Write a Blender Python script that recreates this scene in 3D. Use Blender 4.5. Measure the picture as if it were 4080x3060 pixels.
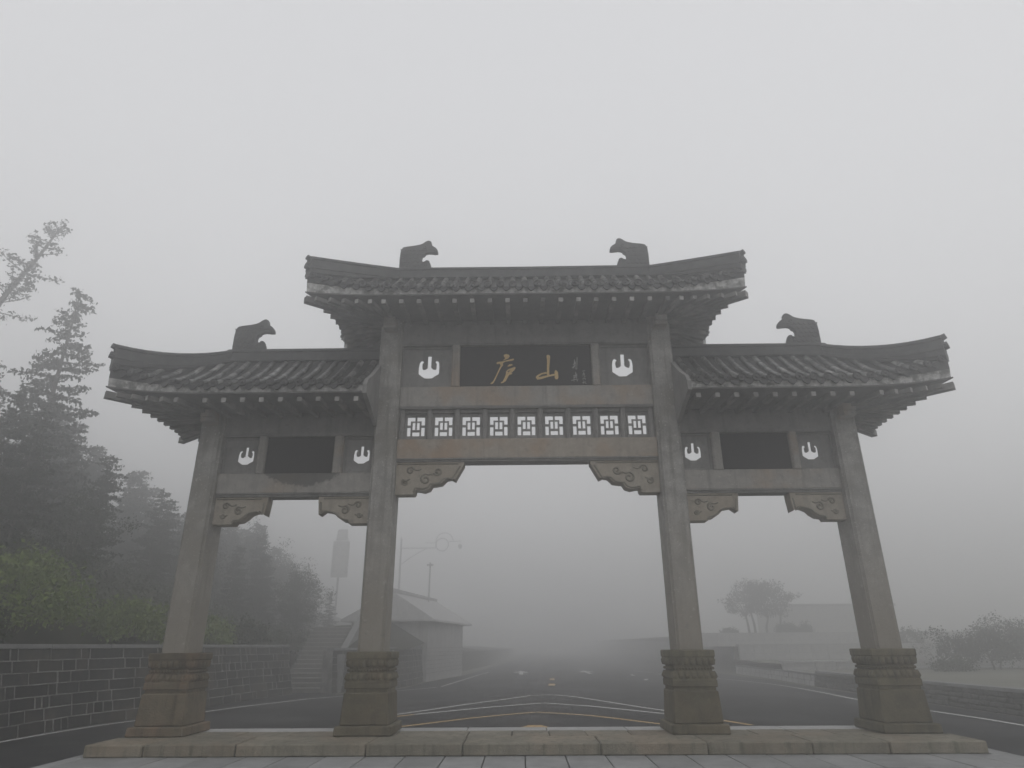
import bpy, bmesh, math, random
from mathutils import Vector, Matrix, noise as mnoise
R = math.radians
random.seed(7)
for o in list(bpy.data.objects): bpy.data.objects.remove(o)
SC = bpy.context.scene
COL = SC.collection

# ------------------------------------------------------------------ camera, sky, sun, exposure
cam_d = bpy.data.cameras.new('camera'); cam = bpy.data.objects.new('camera', cam_d); COL.objects.link(cam)
cam_d.sensor_width = 36.0; cam_d.lens = 2625.78 / 4080 * 36
cam_d.clip_start = 0.05; cam_d.clip_end = 1500
cam.matrix_world = (Matrix.Translation((-0.151, -13.4, 1.621)) @ Matrix.Rotation(0.0112, 4, 'Z')
                    @ Matrix.Rotation(math.pi/2 + 0.3783, 4, 'X') @ Matrix.Rotation(-0.0065, 4, 'Z'))
SC.camera = cam

world = bpy.data.worlds.new('World'); SC.world = world; world.use_nodes = True
wn = world.node_tree; wn.nodes.clear()
w_out = wn.nodes.new('ShaderNodeOutputWorld'); w_bg = wn.nodes.new('ShaderNodeBackground')
w_sky = wn.nodes.new('ShaderNodeTexSky'); w_sky.sky_type = 'NISHITA'; w_sky.sun_disc = False
w_sky.sun_elevation = R(60); w_sky.sun_rotation = R(160); w_sky.air_density = 1.0; w_sky.dust_density = 4.0
w_tc = wn.nodes.new('ShaderNodeTexCoord'); w_sep = wn.nodes.new('ShaderNodeSeparateXYZ')
w_rmp = wn.nodes.new('ShaderNodeValToRGB')       # overcast sky: three times brighter overhead than at the horizon
e = w_rmp.color_ramp.elements
e[0].position = 0.0; e[0].color = (.96, .96, .965, 1)
e[1].position = 1.0; e[1].color = (0.73, 0.735, 0.757, 1)
w_mul = wn.nodes.new('ShaderNodeMix'); w_mul.data_type = 'RGBA'; w_mul.blend_type = 'MULTIPLY'
w_mul.inputs[0].default_value = 1.0; w_mul.inputs[7].default_value = (9.2, 9.2, 9.2, 1)
w_mix = wn.nodes.new('ShaderNodeMix'); w_mix.data_type = 'RGBA'; w_mix.inputs[0].default_value = 0.045
wn.links.new(w_tc.outputs['Generated'], w_sep.inputs[0]); wn.links.new(w_sep.outputs['Z'], w_rmp.inputs[0])
wn.links.new(w_rmp.outputs[0], w_mul.inputs[6]); wn.links.new(w_mul.outputs[2], w_mix.inputs[6])
wn.links.new(w_sky.outputs[0], w_mix.inputs[7]); wn.links.new(w_mix.outputs[2], w_bg.inputs[0])
w_bg.inputs[1].default_value = 0.1; wn.links.new(w_bg.outputs[0], w_out.inputs[0])

sun_d = bpy.data.lights.new('sun', 'SUN'); sun_d.energy = 0.5; sun_d.angle = R(120); sun_d.color = (1, 0.97, 0.93)
sun = bpy.data.objects.new('sun', sun_d); COL.objects.link(sun); sun.rotation_euler = (R(30), 0, R(20)); sun.location = (0, 0, 60)

SC.view_settings.view_transform = 'Standard'; SC.view_settings.look = 'None'
SC.view_settings.exposure = 0.0; SC.view_settings.gamma = 1.0; SC.view_settings.use_curve_mapping = False
SC.render.engine = 'CYCLES'
SC.cycles.use_denoising = True; SC.cycles.volume_bounces = 3; SC.cycles.max_bounces = 6; SC.cycles.diffuse_bounces = 3
SC.cycles.glossy_bounces = 2; SC.cycles.transparent_max_bounces = 8; SC.cycles.use_adaptive_sampling = True
SC.cycles.adaptive_threshold = 0.015; SC.cycles.sample_clamp_indirect = 4.0
HAZE = 0.0265

# ------------------------------------------------------------------ materials
def mat(name, a, b, scale=3.0, rough=0.85, bump=0.3, bscale=40.0, streak=0.0, streak_c=None, speck=0.0, spread=0.0,
        patch=None, patch_amt=0.0, patch_scale=0.7, spec=0.35, stain=None, damp=None):
    """two tone mottle a<->b, vertical streaks, coarse colour patches, fine speckle, per-object value spread, relief"""
    m = bpy.data.materials.new(name); m.use_nodes = True; t = m.node_tree; N = t.nodes; L = t.links
    bs = N['Principled BSDF']; bs.inputs['Roughness'].default_value = rough
    bs.inputs['Specular IOR Level'].default_value = spec
    geo = N.new('ShaderNodeNewGeometry'); P = geo.outputs['Position']
    def noise(sc, det=5, vec=None, rg=0.6):
        n = N.new('ShaderNodeTexNoise'); n.inputs['Scale'].default_value = sc; n.inputs['Detail'].default_value = det
        n.inputs['Roughness'].default_value = rg; L.new(vec or P, n.inputs['Vector']); return n.outputs['Fac']
    def ramp(f, lo, hi):
        r = N.new('ShaderNodeMapRange'); r.interpolation_type = 'SMOOTHSTEP'
        r.inputs[1].default_value = lo; r.inputs[2].default_value = hi; L.new(f, r.inputs[0]); return r.outputs[0]
    def mix(f, c1, c2, mode='MIX'):
        x = N.new('ShaderNodeMix'); x.data_type = 'RGBA'; x.blend_type = mode
        for s, v in ((0, f), (6, c1), (7, c2)):
            if isinstance(v, (int, float)): x.inputs[s].default_value = v
            elif isinstance(v, tuple): x.inputs[s].default_value = (*v, 1)
            else: L.new(v, x.inputs[s])
        return x.outputs[2]
    def math_(op, x, y):
        k = N.new('ShaderNodeMath'); k.operation = op
        for i, v in enumerate((x, y)):
            if isinstance(v, (int, float)): k.inputs[i].default_value = v
            else: L.new(v, k.inputs[i])
        return k.outputs[0]
    c = mix(ramp(noise(scale), 0.3, 0.7), a, b)
    if patch: c = mix(math_('MULTIPLY', ramp(noise(patch_scale, 3), 0.46, 0.66), patch_amt), c, patch)
    if streak:
        mp = N.new('ShaderNodeMapping'); mp.inputs['Scale'].default_value = (5.0, 5.0, 0.35); L.new(P, mp.inputs[0])
        c = mix(math_('MULTIPLY', ramp(noise(1.6, 5, mp.outputs[0]), 0.5, 0.72), streak), c, streak_c or tuple(0.45*v for v in a))
    if speck:
        c = mix(math_('MULTIPLY', ramp(noise(70, 2), 0.55, 0.75), speck), c, tuple(0.35*v for v in a))
        c = mix(math_('MULTIPLY', ramp(noise(26, 2), 0.62, 0.76), speck), c, tuple(min(1, 1.5*v) for v in b))
    if stain:
        x0, z0, w, h = stain
        sp = N.new('ShaderNodeSeparateXYZ'); L.new(P, sp.inputs[0])
        u = math_('DIVIDE', math_('SUBTRACT', sp.outputs[0], x0), w)
        prof = math_('MULTIPLY', math_('SUBTRACT', 1.0, math_('MULTIPLY', u, u)), h)
        lim = math_('SUBTRACT', z0, math_('ADD', prof, math_('MULTIPLY', math_('SUBTRACT', noise(11, 4), 0.5), 0.26)))
        c = mix(math_('MULTIPLY', ramp(math_('SUBTRACT', sp.outputs[2], lim), -0.03, 0.03), 0.7), c, (0.045, 0.045, 0.045))
    if damp:
        z0, z1, col = damp
        sp = N.new('ShaderNodeSeparateXYZ'); L.new(P, sp.inputs[0])
        zz = math_('ADD', sp.outputs[2], math_('MULTIPLY', math_('SUBTRACT', noise(1.3, 4), 0.5), 1.6))
        c = mix(math_('MULTIPLY', math_('SUBTRACT', 1.0, ramp(zz, z0, z1)), 0.8), c, col)
    if spread:
        oi = N.new('ShaderNodeObjectInfo'); hs = N.new('ShaderNodeHueSaturation')
        rr = N.new('ShaderNodeMapRange'); rr.inputs[3].default_value = 1-spread; rr.inputs[4].default_value = 1+spread
        L.new(oi.outputs['Random'], rr.inputs[0]); L.new(rr.outputs[0], hs.inputs['Value']); L.new(c, hs.inputs['Color']); c = hs.outputs[0]
    if name.endswith('stone') or 'stone' in name:          # small blotches of lichen and damp
        c = mix(math_('MULTIPLY', ramp(noise(9, 4), .56, .70), .38), c, tuple(.5*v for v in a))
        c = mix(math_('MULTIPLY', ramp(noise(6.3, 4), .60, .74), .35), c, tuple(min(1, 1.35*v) for v in b))
    L.new(c, bs.inputs['Base Color'])
    if bump:
        bp = N.new('ShaderNodeBump'); bp.inputs['Strength'].default_value = bump; bp.inputs['Distance'].default_value = 0.02
        L.new(math_('ADD', noise(bscale, 6), math_('MULTIPLY', noise(bscale*0.17, 4), 1.2)), bp.inputs['Height']); L.new(bp.outputs[0], bs.inputs['Normal'])
    return m

M = {}
M['shaft'] = mat('column_stone', (.24, .235, .226), (.44, .43, .41), 4.5, streak=.65, streak_c=(.15, .145, .128), speck=1.0, patch=(.24, .228, .205), patch_amt=.8, patch_scale=1.1, damp=(1.4, 5.0, (.26, .235, .195)))
M['beam'] = mat('beam_stone', (.30, .29, .275), (.39, .375, .35), 5, streak=.5, speck=.7, patch=(.38, .29, .215), patch_amt=.75, patch_scale=.9)
M['beam_brown'] = mat('brown_beam_stone', (.31, .275, .23), (.40, .36, .31), 5, streak=.3, speck=.5, patch=(.37, .265, .185), patch_amt=.9, patch_scale=.8)
M['carving'] = mat('shaded_carved_line', (.17, .155, .125), (.24, .22, .18), 9, speck=.3)  # dark tone paints shade into the carved lines so the relief reads
M['beam_stained'] = mat('beam_stone_stained', (.30, .29, .275), (.39, .375, .35), 5, streak=.3, speck=.4, patch=(.37, .30, .23), patch_amt=.6, stain=(-4.62, 4.95, .80, .27))
M['panel'] = mat('panel_stone', (.21, .208, .205), (.28, .275, .268), 5, streak=.35, speck=.25)
M['corbel'] = mat('corbel_stone', (.33, .30, .25), (.42, .38, .32), 6, streak=.3, speck=.35, patch=(.30, .25, .19), patch_amt=.5, bump=.4)
M['pedestal'] = mat('pedestal_stone', (.095, .087, .058), (.175, .156, .108), 4, streak=.7, streak_c=(.045, .046, .03), speck=.5, spec=.15, patch=(.16, .128, .085), patch_amt=.6, patch_scale=.9, spread=.13, bump=.5)
M['pedestal_red'] = mat('rusty_pedestal_stone', (.10, .087, .062), (.18, .152, .108), 4, streak=.7, streak_c=(.05, .045, .03), speck=.5, spec=.15, patch=(.20, .132, .088), patch_amt=.7, patch_scale=1.0, spread=.13, bump=.5)
M['platform'] = mat('platform_stone', (.17, .157, .125), (.27, .248, .2), 3, streak=.85, streak_c=(.075, .08, .05), spec=.15, speck=.4, patch=(.29, .225, .165), patch_amt=.5, spread=.1, bump=.5)
M['paving'] = mat('paving_stone', (.25, .255, .26), (.33, .335, .335), 2.5, speck=.3, patch=(.21, .215, .21), patch_amt=.6, spread=.1, rough=.7)
M['kerb'] = mat('pale_kerb_stone', (.37, .375, .375), (.45, .45, .445), 3, speck=.25, spread=.06)
M['tile'] = mat('roof_tile', (.010, .0103, .0106), (.024, .024, .0235), 6, rough=.6, speck=.3, spread=.3, patch=(.08, .08, .075), patch_amt=.5, patch_scale=3, spec=.45)
M['barrel'] = mat('barrel_tile_glaze', (.011, .0112, .0115), (.026, .026, .0255), 6, rough=.28, speck=.25, spread=.5, patch=(.24, .24, .23), patch_amt=.8, patch_scale=4, spec=.8, bump=.15)
M['ridge'] = mat('ridge_clay', (.04, .041, .042), (.075, .076, .0745), 5, speck=.3, streak=.4)
M['rafter'] = mat('rafter_concrete', (.085, .083, .079), (.15, .146, .138), 7, speck=.3, spread=.2, patch=(.30, .29, .27), patch_amt=.6, patch_scale=2.5)
M['rafter_end'] = mat('whitewashed_lit_rafter_end', (.17, .168, .16), (.40, .39, .38), 5, patch=(.11, .108, .102), patch_amt=.9, patch_scale=2.5, spread=.45)  # whitewash on side roofs; on main roof, light on outward faces painted in
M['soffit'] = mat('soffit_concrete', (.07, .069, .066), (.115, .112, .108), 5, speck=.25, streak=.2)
M['mortar'] = mat('eave_mortar', (.30, .30, .295), (.62, .615, .60), 9, patch=(.09, .09, .085), patch_amt=.9, patch_scale=5.5, bump=.8, speck=.3)
M['plaque'] = mat('black_plaque_stone', (.012, .012, .0125), (.022, .022, .022), 3, rough=.55, bump=.05)
M['blank'] = mat('blank_plaque_stone', (.010, .010, .010), (.018, .018, .018), 3, rough=.7, bump=.08)
M['gold'] = mat('gold_paint', (.66, .47, .21), (.78, .57, .28), 20, rough=.6, bump=.1)
M['chalk'] = mat('grey_lettering', (.50, .50, .50), (.60, .60, .60), 20, bump=0)
M['asphalt'] = mat('asphalt', (.022, .0225, .024), (.034, .0345, .036), 1.2, bump=.5, bscale=120, speck=.4, rough=.9, spec=.12, patch=(.055, .055, .057), patch_amt=.9, patch_scale=.35)
M['white'] = mat('white_road_paint', (.42, .42, .41), (.62, .62, .60), 8, bump=.1, speck=.5)
M['yellow'] = mat('yellow_road_paint', (.42, .27, .10), (.60, .40, .17), 8, bump=.1, speck=.5)
M['block'] = mat('wall_block_stone', (.022, .0225, .0225), (.048, .048, .047), 6, spec=.12, speck=.4, spread=.45, patch=(.12, .10, .08), patch_amt=.5, patch_scale=1.3, bump=.7, streak=.3)
M['pale_wall'] = mat('pale_wall_stone', (.40, .40, .395), (.48, .478, .47), 3, speck=.3, streak=.3, spread=.06)
M['joint'] = mat('wall_mortar', (.20, .198, .19), (.34, .335, .325), 8, speck=.4, patch=(.07,.07,.068), patch_amt=.7, patch_scale=1.6, bump=.7)
M['coping'] = mat('coping_concrete', (.17, .172, .172), (.23, .23, .228), 3, speck=.3, streak=.3)
M['rubble'] = mat('rubble_stone', (.06, .059, .055), (.12, .116, .108), 4, spec=.15, speck=.4, spread=.25, bump=.7)
M['soil'] = mat('hill_soil', (.014, .016, .009), (.028, .028, .017), .8, spec=.05, bump=.6, bscale=8)
M['ground'] = mat('verge_ground', (.11, .112, .085), (.16, .158, .125), .7, bump=.5, bscale=12)
M['bark'] = mat('bark', (.045, .04, .034), (.08, .07, .06), 6, bump=.6, bscale=30)
M['leaf_dark'] = mat('dark_needles', (.008, .012, .007), (.02, .025, .013), 1.2, bump=0, rough=.9, spec=.05, spread=.15)
M['leaf_mid'] = mat('mid_leaves', (.014, .022, .009), (.034, .045, .017), 1.6, bump=0, rough=.9, spec=.08, spread=.15)
M['leaf_green'] = mat('bright_leaves', (.10, .145, .03), (.19, .245, .07), 2.2, bump=0, rough=.75, spec=.12)
M['metal'] = mat('lamp_paint', (.38, .38, .385), (.44, .44, .445), 5, bump=0, rough=.5)
M['pale'] = mat('pale_paint', (.50, .50, .49), (.62, .62, .61), 4, bump=0)
M['hut_wall'] = mat('hut_render', (.34, .337, .33), (.42, .415, .405), 2, speck=.2, streak=.4)
M['hut_roof'] = mat('hut_roof_tile', (.34, .34, .338), (.42, .418, .415), 4)
M['glass'] = mat('dark_glass', (.02, .022, .025), (.03, .032, .035), 2, rough=.15, bump=0, spec=.5)
M['step'] = mat('stair_stone', (.13, .128, .12), (.20, .195, .185), 4, speck=.3, spread=.08)
M['nosing'] = mat('worn_step_edge', (.26, .255, .245), (.34, .335, .32), 8, speck=.3)

# ------------------------------------------------------------------ mesh helpers
W = {}                                            # world position of every object that parents others
class MB:
    def __init__(s): s.v = []; s.f = []
    def add(s, vs, fs):
        n = len(s.v); s.v += [tuple(v) for v in vs]; s.f += [tuple(i+n for i in f) for f in fs]
    def hexa(s, p): s.add(p, [(0,3,2,1),(4,5,6,7),(0,1,5,4),(1,2,6,5),(2,3,7,6),(3,0,4,7)])
    def box(s, x0, x1, y0, y1, z0, z1, ix=0, iy=0):   # ix, iy: inset of the top
        s.hexa([(x0,y0,z0),(x1,y0,z0),(x1,y1,z0),(x0,y1,z0),(x0+ix,y0+iy,z1),(x1-ix,y0+iy,z1),(x1-ix,y1-iy,z1),(x0+ix,y1-iy,z1)])
    def beam(s, a, b, w, h, up=(0,0,1)):
        a, b = Vector(a), Vector(b); d = (b-a).normalized(); r = d.cross(Vector(up)).normalized()*w/2; u = r.cross(d).normalized()*h/2
        s.hexa([a-r-u, b-r-u, b+r-u, a+r-u, a-r+u, b-r+u, b+r+u, a+r+u])
    def prism(s, poly, z0, z1):
        n = len(poly)
        s.add([(x,y,z0) for x,y in poly]+[(x,y,z1) for x,y in poly],
              [tuple(reversed(range(n))), tuple(range(n,2*n))]+[(i,(i+1)%n,n+(i+1)%n,n+i) for i in range(n)])
    def rings(s, rings, closed=True, cap=True):
        n = len(rings[0]); b = len(s.v)
        for r in rings: s.v += [tuple(p) for p in r]
        for k in range(len(rings)-1):
            for i in range(n if closed else n-1):
                j = (i+1)%n; s.f.append((b+k*n+i, b+k*n+j, b+(k+1)*n+j, b+(k+1)*n+i))
        if cap and closed:
            s.f.append(tuple(reversed(range(b, b+n)))); s.f.append(tuple(range(b+(len(rings)-1)*n, b+len(rings)*n)))
    def tube(s, pts, r, n=8, r1=None):
        pts = [Vector(p) for p in pts]; rr = []
        for k, p in enumerate(pts):
            d = (pts[min(k+1, len(pts)-1)]-pts[max(k-1, 0)]).normalized()
            a = d.orthogonal().normalized() if k == 0 else (a - d*a.dot(d)).normalized()
            b = d.cross(a); q = r if r1 is None else r + (r1-r)*k/(len(pts)-1)
            rr.append([p + (a*math.cos(2*math.pi*i/n)+b*math.sin(2*math.pi*i/n))*q for i in range(n)])
        s.rings(rr)
    def grid(s, fn, nu, nv):
        b = len(s.v)
        for i in range(nu+1):
            for j in range(nv+1): s.v.append(tuple(fn(i/nu, j/nv)))
        for i in range(nu):
            for j in range(nv):
                k = b+i*(nv+1)+j; s.f.append((k, k+nv+1, k+nv+2, k+1))
    def mesh(s, name, m, loc=(0,0,0), smooth=False, bevel=0, fix=True):
        me = bpy.data.meshes.new(name)
        me.from_pydata([(x-loc[0], y-loc[1], z-loc[2]) for x,y,z in s.v], [], s.f)
        if fix or bevel:
            bm = bmesh.new(); bm.from_mesh(me)
            if fix: bmesh.ops.recalc_face_normals(bm, faces=bm.faces)
            if bevel: bmesh.ops.bevel(bm, geom=[x for x in bm.edges if x.is_manifold and x.calc_face_angle(0) > 0.5], offset=bevel, segments=1, affect='EDGES', clamp_overlap=True)
            bm.to_mesh(me); bm.free()
        if smooth: me.polygons.foreach_set('use_smooth', [True]*len(me.polygons))
        me.materials.append(m); return me
    def build(s, name, m, parent=None, loc=(0,0,0), smooth=False, bevel=0, fix=True):
        return inst(s.mesh(name, m, loc, smooth, bevel, fix), name, parent, loc)

def inst(me, name, parent=None, loc=(0,0,0), rot=None, scale=None):
    o = bpy.data.objects.new(name, me); COL.objects.link(o); loc = Vector(loc); W[o] = loc
    if parent is not None: o.parent = parent; o.location = loc - W[parent]
    else: o.location = loc
    if rot is not None: o.rotation_euler = rot
    if scale is not None: o.scale = scale
    return o
def tag(o, label=None, cat=None, group=None, kind=None):
    if label: o['label'] = label
    if cat: o['category'] = cat
    if group: o['group'] = group
    if kind: o['kind'] = kind
    return o
def thing(name, label, cat, loc=(0,0,0), group=None):
    o = bpy.data.objects.new(name, None); COL.objects.link(o); o.location = loc; o.empty_display_size = .2
    W[o] = Vector(loc); return tag(o, label, cat, group)
def copy_thing(root, loc, rz=0, sc=1.0, label=None):
    r = root.copy(); COL.objects.link(r); r.location = loc; r.rotation_euler = (0, 0, rz); r.scale = (sc, sc, sc); W[r] = Vector(loc)
    if label: r['label'] = label
    for ch in list(root.children):
        c = ch.copy(); COL.objects.link(c); c.parent = r
    return r
def fill(name, polys, y0, y1, m, bevel=0.0):
    """flat outline with holes in the XZ plane, thick from y0 (front) to y1"""
    cu = bpy.data.curves.new(name, 'CURVE'); cu.dimensions = '2D'; cu.fill_mode = 'BOTH'
    d = abs(y1-y0)/2; cu.extrude = max(d-bevel, 1e-4); cu.bevel_depth = bevel; cu.bevel_resolution = 1; cu.offset = -bevel
    for pl in polys:
        sp = cu.splines.new('POLY'); sp.points.add(len(pl)-1); sp.use_cyclic_u = True
        for p, q in zip(sp.points, pl): p.co = (q[0], q[1], 0, 1)
    o = bpy.data.objects.new(name, cu); me = bpy.data.meshes.new_from_object(o); bpy.data.objects.remove(o); bpy.data.curves.remove(cu)
    for v in me.vertices: x, y, z = v.co; v.co = (x, (y0+y1)/2 - z, y)
    bm = bmesh.new(); bm.from_mesh(me); bmesh.ops.remove_doubles(bm, verts=bm.verts, dist=1e-5); bmesh.ops.recalc_face_normals(bm, faces=bm.faces); bm.to_mesh(me); bm.free()
    me.materials.clear(); me.materials.append(m); me.name = name
    return me
def smooth_path(pts, n=6):
    P = [Vector(p) for p in pts]; out = []
    for i in range(len(P)-1):
        p0, p1, p2, p3 = P[max(i-1,0)], P[i], P[i+1], P[min(i+2,len(P)-1)]
        for k in range(n):
            t = k/n; out.append(0.5*((2*p1)+(p2-p0)*t+(2*p0-5*p1+4*p2-p3)*t*t+(3*p1-p0-3*p2+p3)*t**3))
    return out + [P[-1]]

# ------------------------------------------------------------------ ground, road, markings
ZR = -0.05
g = MB(); g.box(-180, 180, -60, 200, ZR-.5, ZR-.008)
tag(g.build('ground', M['ground']), kind='structure')
road_poly = [(-10.35,-40),(-10.5,3),(-10.3,5),(-9.9,8),(-9.8,10.5),(-9.4,13),(-9.2,15.2),(-7.5,15.2),(-7.2,14),(-5.3,17.5),(-4.9,23),(-3.9,29),(-3.4,36),(-2.6,50),(-1,80),(0,140),
             (24,140),(16,80),(13,50),(12.2,33),(12.2,22),(11.9,15),(11.9,-40)]
g = MB(); g.add([(x,y,ZR) for x,y in road_poly], [tuple(range(len(road_poly)))])
road = tag(g.build('road', M['asphalt']), kind='structure'); W[road] = Vector((0,0,0))
if road.data.polygons[0].normal.z < 0: road.data.flip_normals()
def ribbon(name, pts, w, m, lift=0.004):
    pts = smooth_path([(x,y,0) for x,y in pts], 5); L = []; Rr = []
    for i, p in enumerate(pts):
        d = (pts[min(i+1,len(pts)-1)]-pts[max(i-1,0)]).normalized(); nrm = Vector((-d.y, d.x, 0))*w/2
        L.append(p+nrm); Rr.append(p-nrm)
    b = MB(); n = len(pts)
    b.add([(p.x,p.y,ZR+lift) for p in L]+[(p.x,p.y,ZR+lift) for p in Rr], [(i, n+i, n+i+1, i+1) for i in range(n-1)])
    o = b.build(name, m, road, fix=False)
    if o.data.polygons[0].normal.z < 0: o.data.flip_normals()
    return o
ribbon('yellow_line', [(-3.5,2.4),(-2.68,3.4),(-1.42,4.97),(-.44,5.91),(.2,6.45)], .14, M['yellow'])
ribbon('yellow_line', [(.24,6.47),(1.1,5.86),(1.78,5.2),(2.96,3.46),(3.5,2.6)], .14, M['yellow'])
ribbon('white_line', [(-3.0,6.0),(-1.6,7.58),(-.48,8.7),(.46,9.5)], .15, M['white'])
ribbon('white_line', [(.5,9.53),(1.21,8.88),(2.08,7.98),(3.58,5.81),(4.1,4.95)], .15, M['white'])
ribbon('yellow_line', [(-4.4,4.0),(-3.42,5.42),(-3.03,5.95)], .14, M['yellow'])
ribbon('yellow_line', [(4.13,4.9),(4.58,4.1),(4.95,3.1)], .14, M['yellow'])
ribbon('thin_white_line', [(-3.9,5.2),(-3.45,6.0),(-2.72,7.4),(-1.73,9.38),(-.78,11.01),(.03,12.6),(.32,12.9),(.73,13.11),(1.07,13.0),(1.34,12.65),(1.7,12.07),(2.34,10.36),(3.06,8.35),(3.75,6.61),(4.3,5.2)], .12, M['white'], .008)
ribbon('edge_line', [(-9.9,-14),(-10.2,-3),(-10.26,.86),(-10.1,3.3),(-9.74,4.9),(-9.07,7.14),(-8.7,8.7),(-8.19,10.14),(-7.63,11.67),(-6.7,13.2),(-5.25,15.93),(-3.89,18.33)], .12, M['white'])
ribbon('edge_line', [(-3.75,18.92),(-3.54,21.88),(-3.24,25.99),(-2.87,31.2),(-2.46,36)], .12, M['white'])
ribbon('edge_line', [(10.5,-12),(10.62,-2),(10.72,2.76),(10.77,4.29),(10.68,6.26),(10.63,10.26),(10.96,13.8),(11.14,18.02),(10.87,21.18),(10.26,24.72),(9.4,28.64),(8.29,33.19),(7.6,37)], .12, M['white'])
ribbon('yellow_dash', [(1.18,19.2),(1.27,20.7)], .3, M['yellow'])
ribbon('yellow_dash', [(1.42,24.3),(1.5,26.0)], .25, M['yellow'])
ribbon('white_dash', [(6.15,23.6),(6.45,24.9)], .2, M['white'])
ribbon('white_dash', [(6.4,29),(6.6,31)], .2, M['white'])
ribbon('white_dash', [(8.0,30.5),(8.9,30.9)], .25, M['white'])
for ax in (4.2, -.2):
    b = MB(); b.add([(ax-.12,32,ZR+.004),(ax+.12,32,ZR+.004),(ax+.12,35,ZR+.004),(ax+.55,35,ZR+.004),(ax,38,ZR+.004),(ax-.55,35,ZR+.004),(ax-.12,35,ZR+.004)], [(0,1,2,3,4,5,6)])
    b.build('lane_arrow', M['white'], road)
b = MB(); b.add([(-.5,2.2,ZR+.004),(.7,2.2,ZR+.004),(.28,3.3,ZR+.004),(-.02,3.3,ZR+.004)], [(0,1,2,3)]); b.build('yellow_mark', M['yellow'], road)

# paving in front of the platform, slab by slab
pav = MB(); pav.box(-7.42, 7.56, -14.5, 1.15, ZR-.2, -.045)
pave = tag(pav.build('pavement', M['soil']), kind='structure'); W[pave] = Vector((0,0,0))
xs = [-7.4]+[-7.1+.635*i for i in range(23)]+[7.55]
for r, (ya, yb) in enumerate(((-2.72,-1.5),(-3.95,-2.73))):
    for i in range(len(xs)-1):
        b = MB(); x0, x1 = xs[i]+.009, xs[i+1]-.009; dz = random.uniform(-.003,.003)
        b.box(x0, x1, ya+.006, yb-.006, -.044, 0+dz); b.build('paving_slab', M['paving'], pave, ((x0+x1)/2,(ya+yb)/2,0), bevel=.006)
for sx in (-1, 1):
    x0, x1 = (-7.4, -7.21) if sx < 0 else (7.24, 7.55)
    for k in range(4):
        b = MB(); b.box(x0, x1, -1.495+.66*k, -.85+.66*k, -.044, 0); b.build('paving_slab', M['paving'], pave, ((x0+x1)/2, -1.2+.66*k, 0), bevel=.006)

# ------------------------------------------------------------------ platform
SZ = .177
plat = thing('stone_platform', 'low weathered stone platform of long slabs carrying the four gate columns', 'platform', (0,0,0))
b = MB(); b.box(-7.1, 7.1, -1.42, .9, -.02, SZ-.03); b.build('core', M['soil'], plat)
jx = [-7.19,-6.23,-4.75,-2.66,-1.11,1.09,2.79,4.44,5.66,7.2]
for i in range(len(jx)-1):
    b = MB(); t = random.uniform(-.004,.004); fo = random.uniform(-.012,.012)
    b.box(jx[i]+.008, jx[i+1]-.008, -1.52+fo, -.575, .002, SZ+t)
    b.build('edge_slab', M['platform'], plat, ((jx[i]+jx[i+1])/2, -1, .09), bevel=.016)
j2 = [-7.05,-5.9,-5.2,-4.3,-3.4,-2.4,-1.12,-.34,.32,.98,1.76,2.6,3.3,3.95,4.64,5.3,6.1,7.05]
for i in range(len(j2)-1):
    b = MB(); t = random.uniform(-.008,.0)
    b.box(j2[i]+.008, j2[i+1]-.008, -.565, .27, .05, SZ+t-.004); b.build('inner_slab', M['platform'], plat, ((j2[i]+j2[i+1])/2, -.15, .1), bevel=.01)
j3 = [-7.3,-6.0,-4.6,-3.1,-1.2,.3,1.8,3.2,4.7,6.1,7.3]
for i in range(len(j3)-1):
    b = MB(); b.box(j3[i]+.006, j3[i+1]-.006, .28, .85, -.04, SZ-.012); b.build('kerb_slab', M['kerb'], plat, ((j3[i]+j3[i+1])/2, .55, .1), bevel=.012)

# ------------------------------------------------------------------ the gate
gate = thing('memorial_gateway', 'grey stone three-bay gateway with tiled roofs and a gold-lettered black plaque', 'gateway', (0,0,SZ))
XI, XO = 2.944, 6.585
def notched(w, d, n):
    return [(-w+n,-d),(w-n,-d),(w-n,-d+n),(w,-d+n),(w,d-n),(w-n,d-n),(w-n,d),(-w+n,d),(-w+n,d-n),(-w,d-n),(-w,-d+n),(-w+n,-d+n)]
def petal_mesh(flip):
    b = MB()
    def f(u, v):
        x = (u-.5)*.111; z = (v-.5)*.142
        k = (1-(2*u-1)**4)*(1-(2*v-1)**6)
        if v < .5: x *= 1-.28*max(0,(.5-v)*2)**3
        y = -.03*k*(0.75+.5*(1-v)) + (.02 if k == 0 else 0)
        return (x, y, z)
    b.grid(f, 6, 5)
    return b.mesh('lotus_petal', M['pedestal'], smooth=True)
PET = petal_mesh(False); PET_RED = PET.copy(); PET_RED.materials[0] = M['pedestal_red']
bead_b = MB(); bead_b.grid(lambda u, v: (.026*math.sin(math.pi*v)*math.cos(2*math.pi*u), .026*math.sin(math.pi*v)*math.sin(2*math.pi*u), .026*math.cos(math.pi*v)), 8, 4)
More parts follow.
